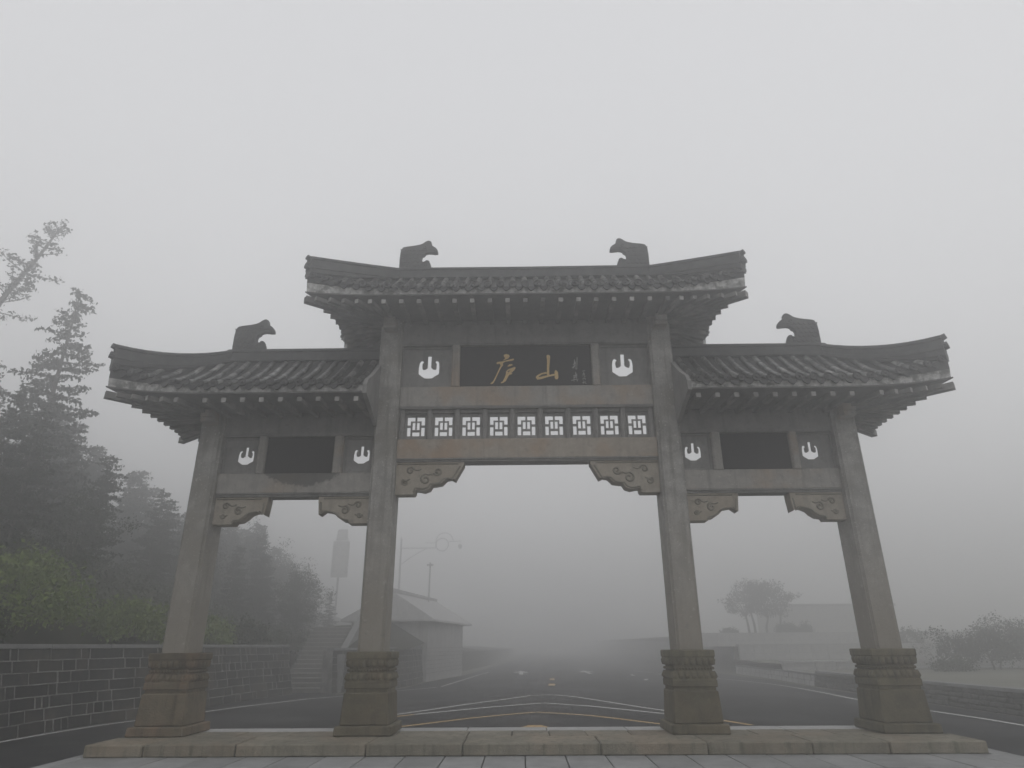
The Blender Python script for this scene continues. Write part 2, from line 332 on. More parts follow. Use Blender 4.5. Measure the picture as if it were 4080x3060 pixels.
def make_column(x, top, nose_z):
    PM = M['pedestal_red'] if x < -4 else M['pedestal']; PE = PET_RED if x < -4 else PET
    c = MB(); c.prism([(x+p, q) for p, q in notched(.244, .34, .045)], 1.535, top)
    c.prism([(x+p, q) for p, q in notched(.222, .318, .012)], 1.53, top-.002)
    col = c.build('column', M['shaft'], gate, (x, 0, 1.53), bevel=.008)
    lo = (x, 0, SZ)
    b = MB(); b.box(x-.51, x+.51, -.565, .565, SZ+.001, .33, .012, .012); b.build('plinth', PM, col, lo, bevel=.018)
    b = MB(); b.box(x-.435, x+.435, -.455, .455, .332, .86, .03, .03); b.build('pedestal_block', PM, col, lo, bevel=.02)
    b = MB(); b.box(x-.375, x+.375, -.39, .39, .861, .915); b.build('pedestal_neck', PM, col, lo)
    b = MB(); b.box(x-.405, x+.405, -.425, .425, .917, 1.04); b.build('lower_slab', PM, col, lo, bevel=.014)
    b = MB()
    for z0, z1, w0, w1 in ((1.041,1.19,.392,.345),(1.19,1.26,.345,.345),(1.26,1.41,.345,.388)):
        b.hexa([(x-w0,-w0-.02,z0),(x+w0,-w0-.02,z0),(x+w0,w0+.02,z0),(x-w0,w0+.02,z0),(x-w1,-w1-.02,z1),(x+w1,-w1-.02,z1),(x+w1,w1+.02,z1),(x-w1,w1+.02,z1)])
    b.build('lotus_drum', PM, col, lo)
    b = MB(); b.box(x-.41, x+.41, -.425, .425, 1.412, 1.535); b.build('cap_slab', PM, col, lo, bevel=.014)
    b = MB(); b.box(x-.396, x+.396, -.412, .412, 1.392, 1.411); b.build('cap_fillet', PM, col, lo)
    beads = MB()
    for face in range(4):
        a = face*math.pi/2; n = 7
        for i in range(n):
            s = (i-(n-1)/2)*.112
            for z, off, tilt in ((1.118, .372+.02, -.30), (1.335, .370+.02, .28)):
                p = Matrix.Rotation(a, 3, 'Z') @ Vector((s*(1 if z > 1.2 else 1.03), -off, 0))
                inst(PE, 'lotus_petal', col, (x+p.x, p.y, z), Euler_((tilt, 0, a)))
        for i in range(13):
            s = (i-6)*.056; p = Matrix.Rotation(a, 3, 'Z') @ Vector((s, -.372, 0))
            beads.add([(x+p.x+v[0], p.y+v[1], 1.226+v[2]) for v in bead_b.v], bead_b.f)
    beads.build('bead_row', PM, col, lo, smooth=True)
    b = MB(); b.box(x-.135, x+.135, -.62, -.341, nose_z, nose_z+.085, 0, 0); b.box(x-.125, x+.125, -.66, -.341, nose_z+.088, nose_z+.24)
    b.build('beam_nose', M['beam'], col, lo, bevel=.01)
    return col
from mathutils import Euler
def Euler_(t): return Euler(t, 'XYZ')
for x in (-XO, XO): make_column(x, 6.28, 5.955)
for x in (-XI, XI): make_column(x, 8.42, 8.06)

CX = XI-.20          # beams run into the columns
def beam_part(name, x0, x1, z0, z1, m, y=.2, bev=.012):
    b = MB(); b.box(x0, x1, -y, y, z0, z1); return b.build(name, m, gate, ((x0+x1)/2, 0, z0), bevel=bev)
EMB = [(1330,1131),(1364,1131),(1362,1235),(1385,1252),(1405,1252),(1410,1240),(1412,1205),(1405,1192),(1396,1187),(1400,1179),(1412,1173),(1424,1176),(1432,1188),(1437,1230),(1434,1296),(1395,1318),(1372,1334),(1307,1334),(1282,1318),(1248,1294),(1249,1230),(1256,1190),(1265,1176),(1277,1172),(1290,1178),(1297,1188),(1285,1195),(1280,1210),(1283,1245),(1288,1252),(1308,1252),(1329,1238)]
def emblem(w, h): return [((p-1342.5)/189*w, (1334-q)/203*h) for p, q in EMB]
def emblem_panel(xc, x0, x1, z0, z1, ez, w, h):
    me = fill('emblem_panel', [[(x0-xc,0),(x1-xc,0),(x1-xc,z1-z0),(x0-xc,z1-z0)], [(p, q+ez-z0) for p, q in emblem(w, h)]], -.075, -.045, M['panel'])
    o = inst(me, 'emblem_panel', gate, (xc, 0, z0))
    b = MB(); fr = .045
    for (a0,a1,c0,c1) in ((x0,x1,z0+.004,z0+fr),(x0,x1,z1-fr,z1-.004),(x0+.004,x0+fr,z0+fr,z1-fr),(x1-fr,x1-.004,z0+fr,z1-fr)):
        b.box(a0,a1,-.115,-.077,c0,c1)
    b.build('panel_frame', M['panel'], o, (xc, 0, z0), bevel=.006)
    return o
def molding(x0, x1, z, h=.05, proud=.035, y=.2):
    b = MB(); b.box(x0, x1, -y-proud, y+proud, z+h*.45, z+h); b.box(x0, x1, -y-proud*.4, y+proud*.4, z, z+h*.4)
    b.build('molding', M['panel'], gate, ((x0+x1)/2, 0, z))

# centre bay
beam_part('lower_beam', -CX, CX, 5.235, 5.65, M['beam_brown']); 
b = MB(); b.box(-CX, CX, -.175, .175, 5.17, 5.233); b.box(-CX, CX, -.215, .215, 5.212, 5.234); b.build('beam_lip', M['panel'], gate, (0,0,5.17))
beam_part('upper_beam', -CX, CX, 6.375, 6.825, M['beam'])
molding(-CX, CX, 6.322, .05, .02)
beam_part('frieze_beam', -CX, CX, 7.86, 8.40, M['panel'], .205)
molding(-CX, CX, 7.80, .058, .03)
PW, LZ0, LZ1 = .5875, 5.652, 6.32
def lat(x, z): return (x*.00282, z*.00304)
def lattice_polys(w, h):
    P = [[(-w/2,0),(w/2,0),(w/2,h),(-w/2,h)]]
    o = lambda pts: P.append([((x-1102)*.00282, .105+(230-y)*.00304) for x, y in pts])
    o([(1036,92),(1095,92),(1095,121),(1062,121),(1062,151),(1036,151)]); o([(1109,92),(1168,92),(1168,151),(1142,151),(1142,121),(1109,121)])
    o([(1075,131),(1096,131),(1096,184),(1075,184)]); o([(1108,131),(1129,131),(1129,184),(1108,184)])
    o([(1036,167),(1062,167),(1062,230),(1036,230)]); o([(1142,167),(1168,167),(1168,230),(1142,230)])
    o([(1075,200),(1130,200),(1130,230),(1075,230)])
    return P
lat_me = fill('lattice_panel', lattice_polys(PW, LZ1-LZ0), -.06, -.028, M['panel'], .004)
frame_b = MB()
for (a0,a1,c0,c1) in ((-.235,.235,.004,.06),(-.235,.235,LZ1-LZ0-.07,LZ1-LZ0-.004)): frame_b.box(a0,a1,-.12,-.057,c0,c1)
frame_me = frame_b.mesh('panel_frame', M['panel'], bevel=.006)
post_b = MB()
post_b.rings([[(.06*math.cos(t), -.105+.06*math.sin(t), z) for t in [i*math.pi/6 for i in range(12)]] for z in (.002, .05, .06, .60, .61, LZ1-LZ0-.002)])
post_me = post_b.mesh('lattice_post', M['panel'], smooth=False)
for i in range(9):
    o = inst(lat_me, 'lattice_panel', gate, ((i-4)*PW, 0, LZ0)); inst(frame_me, 'panel_frame', o, ((i-4)*PW, 0, LZ0))
for i in range(10): inst(post_me, 'lattice_post', gate, ((i-4.5)*PW, 0, LZ0))
def post(x0, x1, z0, z1):
    b = MB(); b.prism([(x0,-.19),(x0+.03,-.225),(x1-.03,-.225),(x1,-.19),(x1,.19),(x1-.03,.225),(x0+.03,.225),(x0,.19)], z0+.001, z1-.001)
    b.build('post', M['beam'], gate, ((x0+x1)/2, 0, z0), bevel=.006)
for s in (-1, 1):
    x0, x1 = sorted((s*1.435, s*1.62)); post(x0, x1, 6.826, 7.80)
    a0, a1 = sorted((s*1.621, s*2.72)); emblem_panel(s*2.125, a0, a1, 6.826, 7.80, 7.07, .455, .53)
b = MB(); b.box(-1.434, 1.434, -.135, .15, 6.826, 7.80); plaque = b.build('plaque', M['plaque'], gate, (0, -.13, 6.826), bevel=.008)
GL = {'a':[[(-0.479,7.579),(-0.427,7.601),(-0.362,7.583),(-0.347,7.549),(-0.376,7.499),(-0.427,7.471),(-0.497,7.449),(-0.44,7.505),(-0.471,7.534)],
[(-0.642,7.383),(-0.616,7.411),(-0.492,7.429),(-0.35,7.47),(-0.259,7.491),(-0.251,7.463),(-0.285,7.441),(-0.44,7.42),(-0.497,7.389),(-0.492,7.331),(-0.531,7.289),(-0.595,7.15),(-0.672,6.971),(-0.71,6.903),(-0.761,6.89),(-0.766,6.912),(-0.71,6.958),(-0.646,7.095),(-0.582,7.248),(-0.544,7.331),(-0.57,7.374),(-0.621,7.36)],
[(-0.402,7.307),(-0.358,7.352),(-0.299,7.356),(-0.278,7.337),(-0.325,7.312),(-0.376,7.298)],
[(-0.426,7.184),(-0.389,7.231),(-0.299,7.267),(-0.235,7.291),(-0.217,7.266),(-0.248,7.216),(-0.313,7.155),(-0.292,7.133),(-0.318,7.111),(-0.359,7.106),(-0.39,7.051),(-0.429,6.968),(-0.488,6.919),(-0.539,6.909),(-0.544,6.928),(-0.498,6.955),(-0.462,7.038),(-0.433,7.121)],
[(-0.404,7.187),(-0.327,7.222),(-0.376,7.165)]],
'b':[[(0.462,7.551),(0.494,7.573),(0.532,7.558),(0.544,7.516),(0.531,7.403),(0.516,7.235),(0.514,7.094),(0.636,7.122),(0.625,7.15),(0.632,7.174),(0.651,7.205),(0.684,7.185),(0.703,7.149),(0.71,7.038),(0.688,6.988),(0.645,6.989),(0.625,7.025),(0.633,7.078),(0.48,7.046),(0.351,7.001),(0.249,6.983),(0.214,7.044),(0.251,7.09),(0.341,7.139),(0.432,7.16),(0.464,7.15),(0.464,7.235),(0.473,7.46)],
[(0.456,7.124),(0.366,7.111),(0.289,7.07),(0.27,7.04),(0.471,7.085)]]}
for k in 'ab':
    inst(fill('gold_character', GL[k], -.152, -.134, M['gold'], .003), 'gold_character', plaque, (0,0,0))
SIG = [[[(1.034,7.335),(1.099,7.368)],[(1.075,7.453),(1.057,7.27)],[(1.013,7.262),(1.092,7.312)],[(1.033,7.243),(1.066,7.298)],[(1.088,7.41),(1.081,7.228)],[(1.134,7.509),(1.125,7.36),(1.117,7.228),(1.096,7.214)]],
[[(1.03,7.062),(1.126,7.088)],[(1.093,7.158),(1.066,7.006)],[(1.109,7.116),(1.104,7.0)],[(1.047,7.039),(1.045,6.984)],[(1.058,7.039),(1.104,7.044)],[(0.983,6.963),(1.142,6.991)],[(1.039,6.957),(1.051,6.937)],[(1.116,6.97),(1.114,6.937)]],
[[(1.235,7.176),(1.294,7.184)],[(1.267,7.148),(1.237,7.054)],[(1.239,7.104),(1.281,7.117),(1.272,7.045),(1.304,7.056)],[(1.251,7.015),(1.236,6.977)],[(1.271,7.02),(1.297,6.981)],[(1.255,6.954),(1.265,6.938)],[(1.228,6.913),(1.303,6.926)],[(1.256,6.908),(1.237,6.88)],[(1.279,6.905),(1.308,6.882)]]]
for S in SIG:
    b = MB()
    for st in S: b.tube([(x, -.138, z) for x, z in st], .0075, 6, .005)
    b.build('grey_inscription', M['chalk'], plaque, (0,0,0))

# side bays
for s in (-1, 1):
    def X(a, c): return sorted((s*a, s*c))
    x0, x1 = X(3.10, 6.42)
    beam_part('side_beam', x0, x1, 4.54, 4.945, M['beam_stained'] if s < 0 else M['beam'])
    b = MB(); b.box(x0, x1, -.175, .175, 4.47, 4.538); b.box(x0, x1, -.215, .215, 4.517, 4.539); b.build('beam_lip', M['panel'], gate, (s*4.76,0,4.47))
    beam_part('side_frieze_beam', x0, x1, 5.795, 6.24, M['panel'], .205)
    molding(x0, x1, 5.735, .058, .03)
    for a, c in ((3.83,4.02),(5.44,5.61)): post(*X(a, c), 4.946, 5.735)
    p0, p1 = X(4.021, 5.439)
    b = MB(); b.box(p0, p1, -.13, .15, 4.946, 5.735); b.build('blank_plaque', M['blank'], gate, (s*4.73,-.13,4.946), bevel=.008)
    a0, a1 = X(3.17, 3.829); emblem_panel(s*3.455, a0, a1, 4.946, 5.735, 5.17, .335, .375)
    a0, a1 = X(5.611, 6.36); emblem_panel(s*5.885, a0, a1, 4.946, 5.735, 5.17, .335, .375)

# carved corbels under the beams
def corbel(xc, sg, out, z, scale_u, spir):
    poly = [(sg*u, w) for u, w in out]
    me = fill('corbel', [poly], -.15, .15, M['corbel'], .012)
    o = inst(me, 'corbel', gate, (xc, 0, z))
    b = MB(); low = [(sg*(u*.93+.02), w*.86-.045) for u, w in out[1:-1]]
    b.tube([(x, -.155, w) for x, w in [(sg*.03, -.04), (sg*(out[0][0]-.12), -.04)]], .016, 5)
    b.tube([(x, -.155, w) for x, w in low[:-2]], .02, 5)
    for (cx_, cz_, r, a0) in spir:
        pts = [(sg*(cx_ + r*(1-k/26)*math.cos(a0+k*.36)), -.155, cz_ + r*(1-k/26)*math.sin(a0+k*.36)) for k in range(22)]
        b.tube(pts, .024, 5)
        pts = [(sg*(cx_+r*1.0*math.cos(a0)+k*.035), -.155, cz_+r*math.sin(a0)-.02*math.sin(k*.9)) for k in range(5)]
        b.tube(pts, .015, 5)
    b.v = [(vx+xc, vy, vz+z) for vx, vy, vz in b.v]
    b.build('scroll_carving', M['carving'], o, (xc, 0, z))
main_out = [(1.40,-.0),(1.40,-.055),(1.22,-.38),(1.135,-.336),(1.04,-.355),(.945,-.455),(.82,-.475),(.75,-.48),(.70,-.565),(.59,-.605),(.465,-.58),(.415,-.58),(.41,-.64),(.38,-.675),(.06,-.675),(.0,-.675),(0,0)]
side_out = [(1.06,0),(1.06,-.08),(1.03,-.365),(.925,-.285),(.79,-.31),(.70,-.352),(.64,-.42),(.54,-.485),(.43,-.50),(.40,-.552),(.08,-.552),(.0,-.552),(0,0)]
for s in (-1, 1):
    corbel(s*(XI-.243), -s, main_out, 5.168, 1, [(.30,-.18,.085,.3),(.62,-.36,.11,1.6),(.86,-.20,.09,3.6),(.20,-.42,.07,2.2)])
    corbel(s*(XI+.243), s, side_out, 4.468, .8, [(.24,-.18,.07,.3),(.50,-.28,.085,1.6),(.20,-.38,.05,3.0)])
    corbel(s*(XO-.243), -s, side_out, 4.468, .8, [(.24,-.18,.07,.3),(.50,-.28,.085,1.6),(.20,-.38,.05,3.0)])

# ------------------------------------------------------------------ roofs
bt = MB()                                            # one barrel tile: half pipe, length 1 along +Y (unit, scaled per slope)
for k in range(2):
    pass
def barrel(r0, r1, L):
    b = MB(); n = 7
    b.rings([[(r0*math.cos(math.pi*i/n), 0, r0*math.sin(math.pi*i/n)) for i in range(n+1)],
             [(r1*math.cos(math.pi*i/n), L, r1*math.sin(math.pi*i/n)) for i in range(n+1)]], closed=False, cap=False)
    b.add([(r0*math.cos(math.pi*i/n), 0, r0*math.sin(math.pi*i/n)) for i in range(n+1)], [tuple(range(n+1))])
    return b
BAR_L = .36
bar_me = barrel(.069, .060, BAR_L).mesh('barrel_tile', M['barrel'], smooth=True, fix=False)
db = MB(); n = 12
prof = [(.082, .0), (.082, .05), (.067, .052), (.062, .036), (.026, .038), (.014, .055)]
db.rings([[(r*math.cos(2*math.pi*i/n), -y, r*math.sin(2*math.pi*i/n)) for i in range(n)] for r, y in prof])
db.add([(-.014,-.02,.07),(.014,-.02,.07),(.014,.03,.07),(-.014,.03,.07),(0,.005,.125)], [(0,1,4),(1,2,4),(2,3,4),(3,0,4)])
disc_me = db.mesh('eave_disc_tile', M['tile'])
def drip_mesh(w):
    top = [(-w/2+w*i/8, .028-.055*math.sin(math.pi*i/8)) for i in range(9)]
    bot = [(w*.5,.0),(w*.36,-.055),(w*.16,-.098),(0,-.112),(-w*.16,-.098),(-w*.36,-.055),(-w*.5,.0)]
    b = MB(); n = len(top+bot)
    b.add([(x,-.014,z) for x,z in top+bot]+[(x,.014,z) for x,z in top+bot], [tuple(range(n)), tuple(reversed(range(n,2*n)))]+[(i,n+i,n+(i+1)%n,(i+1)%n) for i in range(n)])
    return b.mesh('drip_tile', M['tile'])
drip_me = drip_mesh(.19)
raf_unit = MB(); raf_unit.box(-.045, .045, 0, 1, -.09, 0)
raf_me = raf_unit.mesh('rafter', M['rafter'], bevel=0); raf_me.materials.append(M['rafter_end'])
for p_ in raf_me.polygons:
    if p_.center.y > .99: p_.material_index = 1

DR = [(0,-.06),(0,.0),(0,.264),(.015,.453),(.064,.541),(.145,.562),(.25,.575),(.361,.59),(.46,.612),(.521,.636),(.6,.698),(.645,.72),(.681,.722),(.72,.705),(.742,.67),(.755,.585),(.79,.56),(.835,.53),(.875,.49),(.898,.44),(.905,.383),(.87,.372),(.83,.371),(.76,.382),(.695,.386),(.65,.38),(.614,.365),(.575,.335),(.55,.303),(.532,.265),(.526,.225),(.53,.18),(.543,.147),(.57,.133),(.597,.14),(.61,.165),(.64,.182),(.67,.177),(.70,.16),(.712,.135),(.72,.11),(.735,.075),(.755,.01),(.755,-.06)]
def dragon(parent, x, z, sg):
    me = fill('ridge_dragon', [[(sg*u, w) for u, w in DR]], -.06, .06, M['ridge'], .02)
    o = inst(me, 'ridge_dragon', parent, (x, 0, z))
    for side in (-1, 1):
        b = MB(); y = side*.062
        for r in range(5):                                    # overlapping scales on the neck and flank
            for c in range(5):
                cx_, cz_ = .07+c*.105+(r%2)*.05, .06+r*.105
                if cx_ > .48 and cz_ > .12 and cz_ < .34: continue
                if cx_ > .6 : continue
                b.tube([(x+sg*(cx_+.05*math.cos(a)), y, z+cz_+.05*math.sin(a)) for a in [math.pi+i*math.pi/5 for i in range(6)]], .012, 5)
        b.tube([(x+sg*(.60+.035*math.cos(a)), y, z+.52+.035*math.sin(a)) for a in [i*math.pi/4 for i in range(9)]], .016, 6)   # eye
        b.tube([(x+sg*u, y, z+w) for u, w in ((.50,.44),(.60,.44),(.70,.46),(.80,.45),(.88,.40))], .014, 5)               # lip
        for k in range(3):
            b.tube([(x+sg*(.56+.05*k), y, z+.02), (x+sg*(.54+.06*k), y, z+.08), (x+sg*(.60+.05*k), y, z+.13)], .014, 5)
        tag(b.build('dragon_scales', M['tile'], o, (x, y, z)), kind='stuff')
RP = [(-.135,0),(-.135,.07),(-.095,.085),(-.095,.21),(-.125,.225),(-.125,.27),(-.07,.305),(.07,.305),(.125,.27),(.125,.225),(.095,.21),(.095,.085),(.135,.07),(.135,0)]
def ridge_run(name, parent, pts, hs=None, gap=.9):
    """ridge capping in butted lengths along pts; hs: height factor at each point"""
    pts = [Vector(p) for p in pts]; rg = []
    for k, p in enumerate(pts):
        d = pts[min(k+1,len(pts)-1)]-pts[max(k-1,0)]; d.z = 0; d.normalize(); side = Vector((-d.y, d.x, 0)); h = hs[k] if hs else 1
        rg.append([p + side*a + Vector((0,0,c*h)) for a, c in RP])
    b = MB(); b.rings(rg); return b.build(name, M['ridge'], parent, tuple(pts[0]))

def make_roof(s, xa, xr, Xe, Xc, ye, yc, zr, ze, lz, lexp, blift, wall_z, sp_tile, sp_raf, ridge_end, hip_tip, hip_mid):
    """s = 0: symmetrical hipped roof; s = -1 / +1: side roof, hipped on its outer end only (xa = inner end)"""
    sides = (-1, 1) if s == 0 else (s,)
    root = tag(inst(None_mesh(), 'roof', gate, ((0 if s == 0 else s*(xa+Xc)/2), 0, ze)))
    def tt(ax): return min(1, max(0, (ax-(xr-.35))/(Xc-xr+.35)))
    def eave_y(ax): return ye+(yc-ye)*tt(ax)**3
    def lift(ax): return tt(ax)**2
    gfun = lambda q: 1.32*q-.32*q*q
    def surf(ax, ay):                                  # tile bed height on the front and back slopes
        ax = abs(ax); ay = abs(ay); q = min(1, ay/eave_y(ax)); xe = ax
        if ax > xr and q > .05: xe = min(Xc, xr+(ax-xr)/q)
        q = min(1, ay/eave_y(xe))
        return zr-(zr-ze)*gfun(q)+lz*lift(xe)*q**lexp
    # ---- boundary of the eaves, anticlockwise seen from below is fixed by recalc
    front = []
    x0 = -Xc if s == 0 else xa
    N = 48 if s == 0 else 34
    for i in range(N+1):
        x = x0+(Xc-x0)*i/N; front.append((x, -eave_y(abs(x)), lift(abs(x))))
    def side_pts(n=18):
        return [(Xe+(Xc-Xe)*abs(t)**3, yc*t, abs(t)**3) for t in [-1+2*i/n for i in range(1, n)]]
    loop = list(front)+[(x, y, l) for x, y, l in side_pts()]
    loop += [(x, -y, l) for x, y, l in reversed(front)]
    if s == 0: loop += [(-x, -y, l) for x, y, l in side_pts()]
    closed = s == 0
    def ctr(x, y): return (max(-xr if s == 0 else xa, min(xr, x)), 0)
    def inn(x, y): return (max(-xr if s == 0 else xa, min(xr, x)), max(-.2, min(.2, y)))
    sg = 1 if s == 0 else s
    # top bed
    n = len(loop); K = 7
    b = MB(); rings = []
    for k in range(K+1):
        q = k/K; ring = []
        for (x, y, l) in loop:
            c = ctr(x, y); ring.append((sg*(c[0]+(x-c[0])*q), c[1]+(y-c[1])*q, zr-(zr-ze)*gfun(q)+lz*l*q**lexp-.012))
        rings.append(ring)
    b.rings(rings, closed=closed, cap=False)
    b.build('tile_bed', M['tile'], root, tuple(W[root]))
    # soffit slab
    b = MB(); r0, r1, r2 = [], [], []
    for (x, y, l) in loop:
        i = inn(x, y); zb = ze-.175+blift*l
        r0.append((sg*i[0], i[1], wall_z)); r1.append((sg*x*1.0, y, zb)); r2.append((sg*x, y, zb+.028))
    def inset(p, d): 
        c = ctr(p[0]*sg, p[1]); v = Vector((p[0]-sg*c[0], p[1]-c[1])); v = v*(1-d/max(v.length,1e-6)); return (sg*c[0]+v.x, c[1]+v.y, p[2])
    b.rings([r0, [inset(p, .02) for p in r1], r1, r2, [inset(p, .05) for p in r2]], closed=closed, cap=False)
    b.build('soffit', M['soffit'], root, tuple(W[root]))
    # white mortar bed between eave board and tiles
    b = MB(); a0, a1, a2 = [], [], []
    for j, (x, y, l) in enumerate(loop):
        wob = .008*math.sin(j*2.1)
        a0.append(inset((sg*x, y, ze-.148+blift*l), .03+wob)); a1.append(inset((sg*x, y, ze-.005+lz*l*.45), .012+wob)); a2.append(inset((sg*x, y, ze+.02+lz*l), .02))
    b.rings([a0, a1], closed=closed, cap=False); b.build('eave_mortar', M['mortar'], root, tuple(W[root]), fix=True)
    b = MB(); b.rings([a1, a2], closed=closed, cap=False); b.build('tile_underlay', M['tile'], root, tuple(W[root]))
    # rafters along the front and back, fanning out at the hipped corners, and along the hipped ends
    def rafter(p0, p1, sc=1):
        p0 = Vector(p0); p1 = Vector(p1); d = p1-p0; L = d.length; d.normalize()
        xax = d.cross(Vector((0,0,1))).normalized(); zax = xax.cross(d)
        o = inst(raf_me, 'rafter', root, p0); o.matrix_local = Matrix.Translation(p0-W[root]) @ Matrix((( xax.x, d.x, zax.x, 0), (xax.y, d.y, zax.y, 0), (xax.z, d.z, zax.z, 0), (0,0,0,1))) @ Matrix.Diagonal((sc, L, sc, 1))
    zr_in = wall_z-.005
    def target(x, y, l, f=.05):
        c = inn(x, y); vx, vy = x-c[0], y-c[1]; Lh = math.hypot(vx, vy); k = (Lh-f)/Lh
        zb = ze-.175+blift*l
        return (c[0]+vx*k, c[1]+vy*k, wall_z+(zb-wall_z)*k-.012-.055*k)
    for sy in (-1, 1):
        xs_ = []
        if s == 0: nn = int(xr/sp_raf); xs_ = [i*sp_raf for i in range(-nn, nn+1)]
        else:
            x = xa+.12
            while x < xr: xs_.append(x); x += sp_raf
        for x in xs_:
            t = target(x, sy*eave_y(abs(x)), lift(abs(x))); rafter((sg*x, sy*.17, zr_in), (sg*t[0], t[1], t[2]))
        for sd in sides:
            m_ = sd if s == 0 else 1
            for k in range(1, 6):                         # fan, front quadrant
                x = xr+(Xc-xr)*k/5.6; t = target(x, sy*eave_y(x), lift(x)); rafter(((sd)*(xr-.02), sy*.18, zr_in), (sd*t[0], t[1], t[2]))
            t = target(Xc, sy*yc, 1, .02); rafter((sd*(xr-.02), sy*.16, zr_in-.02), (sd*t[0], t[1], t[2]-.02), 1.5)
    for sd in sides:
        for j in range(-5, 6):
            tq = j/5.7; x = Xe+(Xc-Xe)*abs(tq)**3; t = target(x, yc*tq, abs(tq)**3, .06)
            rafter((sd*(xr+.02), max(-.18, min(.18, yc*tq)), zr_in), (sd*t[0], t[1], t[2]))
    # tiles of the front slope, row by row
    nrow = int(round((2*Xc if s == 0 else Xc-xa)/sp_tile))
    fillb = MB()
    for i in range(nrow):
        x = x0+sp_tile*(i+.5)*((Xc-x0)/(nrow*sp_tile)); ax = abs(x)
        ytop = .1 if ax <= xr else max(.1, yc*(ax-xr)/(Xc-xr)+.05)
        yb = eave_y(ax)+.02
        z = lambda y: surf(x, y)
        if yb-ytop > .1:
            y = yb; k = 0
            while y > ytop+.03:
                p0 = Vector((sg*x, -y, z(y)+.018)); yn = y
                while yn > ytop and (Vector((sg*x,-yn,z(yn)+.018))-p0).length < BAR_L*.93: yn -= .01
                yn = max(yn, ytop); p1 = Vector((sg*x, -yn, z(yn)+.018)); d = (p1-p0); L = d.length
                if L < .05: break
                d.normalize(); xax = d.cross(Vector((0,0,1))).normalized(); zax = xax.cross(d)
                o = inst(bar_me, 'barrel_tile', root, p0)
                o.matrix_local = Matrix.Translation(p0-W[root]) @ Matrix(((xax.x,d.x,zax.x,0),(xax.y,d.y,zax.y,0),(xax.z,d.z,zax.z,0),(0,0,0,1))) @ Matrix.Rotation(random.uniform(-.03,.03),4,'Y') @ Matrix.Diagonal((1, (L+.02)/BAR_L, 1, 1))
                y = yn; k += 1
                if k > 8: break
        dz = lz*lift(ax)
        inst(disc_me, 'eave_disc_tile', root, (sg*x, -yb, ze+dz+.035), (R(-12)+random.uniform(-.06,.06), random.uniform(-.1,.1), 0))
        xd = x+sp_tile*.5
        if abs(xd) < Xc-.04:
            dz = lz*lift(abs(xd)); inst(drip_me, 'drip_tile', root, (sg*xd, -eave_y(abs(xd))-.012, ze+dz+.0), (R(-10), random.uniform(-.06,.06), 0), (sp_tile/.262, 1, random.uniform(.92,1.08)))
    # tiles of the slopes the photograph does not show: joined
    for sd in sides:
        for j in range(-6, 7):
            tq = j/6.5; xe = Xe+(Xc-Xe)*abs(tq)**3; p = [Vector((sd*(xr+(xe-xr)*q), yc*tq*q, zr-(zr-ze)*gfun(q)+lz*abs(tq)**3*q**lexp+.02)) for q in (.12,.4,.7,1.015)]
            fillb.tube(p, .062, 6)
            fillb.tube([p[-1], p[-1]+Vector((sd*.04,0,-.03))], .075, 8)
    for i in range(nrow):
        x = x0+sp_tile*(i+.5)*((Xc-x0)/(nrow*sp_tile)); ax = abs(x); ytop = .1 if ax <= xr else max(.1, yc*(ax-xr)/(Xc-xr)+.05); yb = eave_y(ax)
        if yb-ytop > .1: fillb.tube([(sg*x, ytop+(yb-ytop)*q, surf(x, ytop+(yb-ytop)*q)+.02) for q in (0,.35,.7,1.01)], .062, 6)
    tag(fillb.build('tile_rows', M['tile'], root, tuple(W[root])), kind='stuff')
    # ridges
    rz = zr-.02
    if s == 0: ridge_run('main_ridge', root, [(-xr-.05,0,rz),(0,0,rz-.01),(xr+.05,0,rz)])
    else: ridge_run('main_ridge', root, [(sg*(xa-.005),0,rz),(sg*(xr+.05),0,rz)])
    hz_b = lambda q: zr-(zr-ze)*gfun(q)+lz*q**lexp
    for sd in sides:
        for sy in (-1, 1):
            P = []; H = []; B0 = []
            for k in range(9):
                q = k/8; x = xr+(Xc-xr-.01)*q; y = sy*yc*q; base = hz_b(q)-.03
                top = (1-q)*(1-2*q)*ridge_end + 4*q*(1-q)*hip_mid - q*(1-2*q)*hip_tip
                P.append((sd*x, y, max(base, top-.305))); H.append(1); B0.append(base)
            ridge_run('hip_ridge', root, P, H)
            cb = MB()
            for c_ in range(3):
                rr = []
                for k in range(9):
                    p = Vector(P[k]); d = Vector(P[min(8,k+1)])-Vector(P[max(0,k-1)]); d.z = 0; d.normalize(); sv = Vector((-d.y, d.x, 0))*(.10,.135,.115)[c_]
                    z0_ = B0[k]+(p.z-B0[k])*c_/3-.002*c_; z1_ = B0[k]+(p.z-B0[k])*(c_+.94)/3+.002
                    rr.append([Vector((p.x,p.y,z0_))-sv, Vector((p.x,p.y,z1_))-sv, Vector((p.x,p.y,z1_))+sv, Vector((p.x,p.y,z0_))+sv])
                cb.rings(rr)
            cb.build('ridge_course', M['tile'], root, P[0])
            cx_, cy_, cz_ = P[-1]; b = MB()
            b.tube([(cx_-sd*.03, cy_-sy*.03, cz_+.07), (cx_+sd*.05, cy_+sy*.05, cz_+.09)], .085, 8, .075)
            b.build('ridge_end_tile', M['ridge'], root, P[-1]); b = MB()
            b.tube([(cx_-sd*.03, cy_-sy*.03, cz_+.305*H[-1]-.05), (cx_+sd*.05, cy_+sy*.05, cz_+.305*H[-1]-.02)], .07, 8, .055)
            b.build('ridge_end_tile', M['ridge'], root, P[-1])
        dragon(root, sd*xr, ridge_end+.035, -sd)
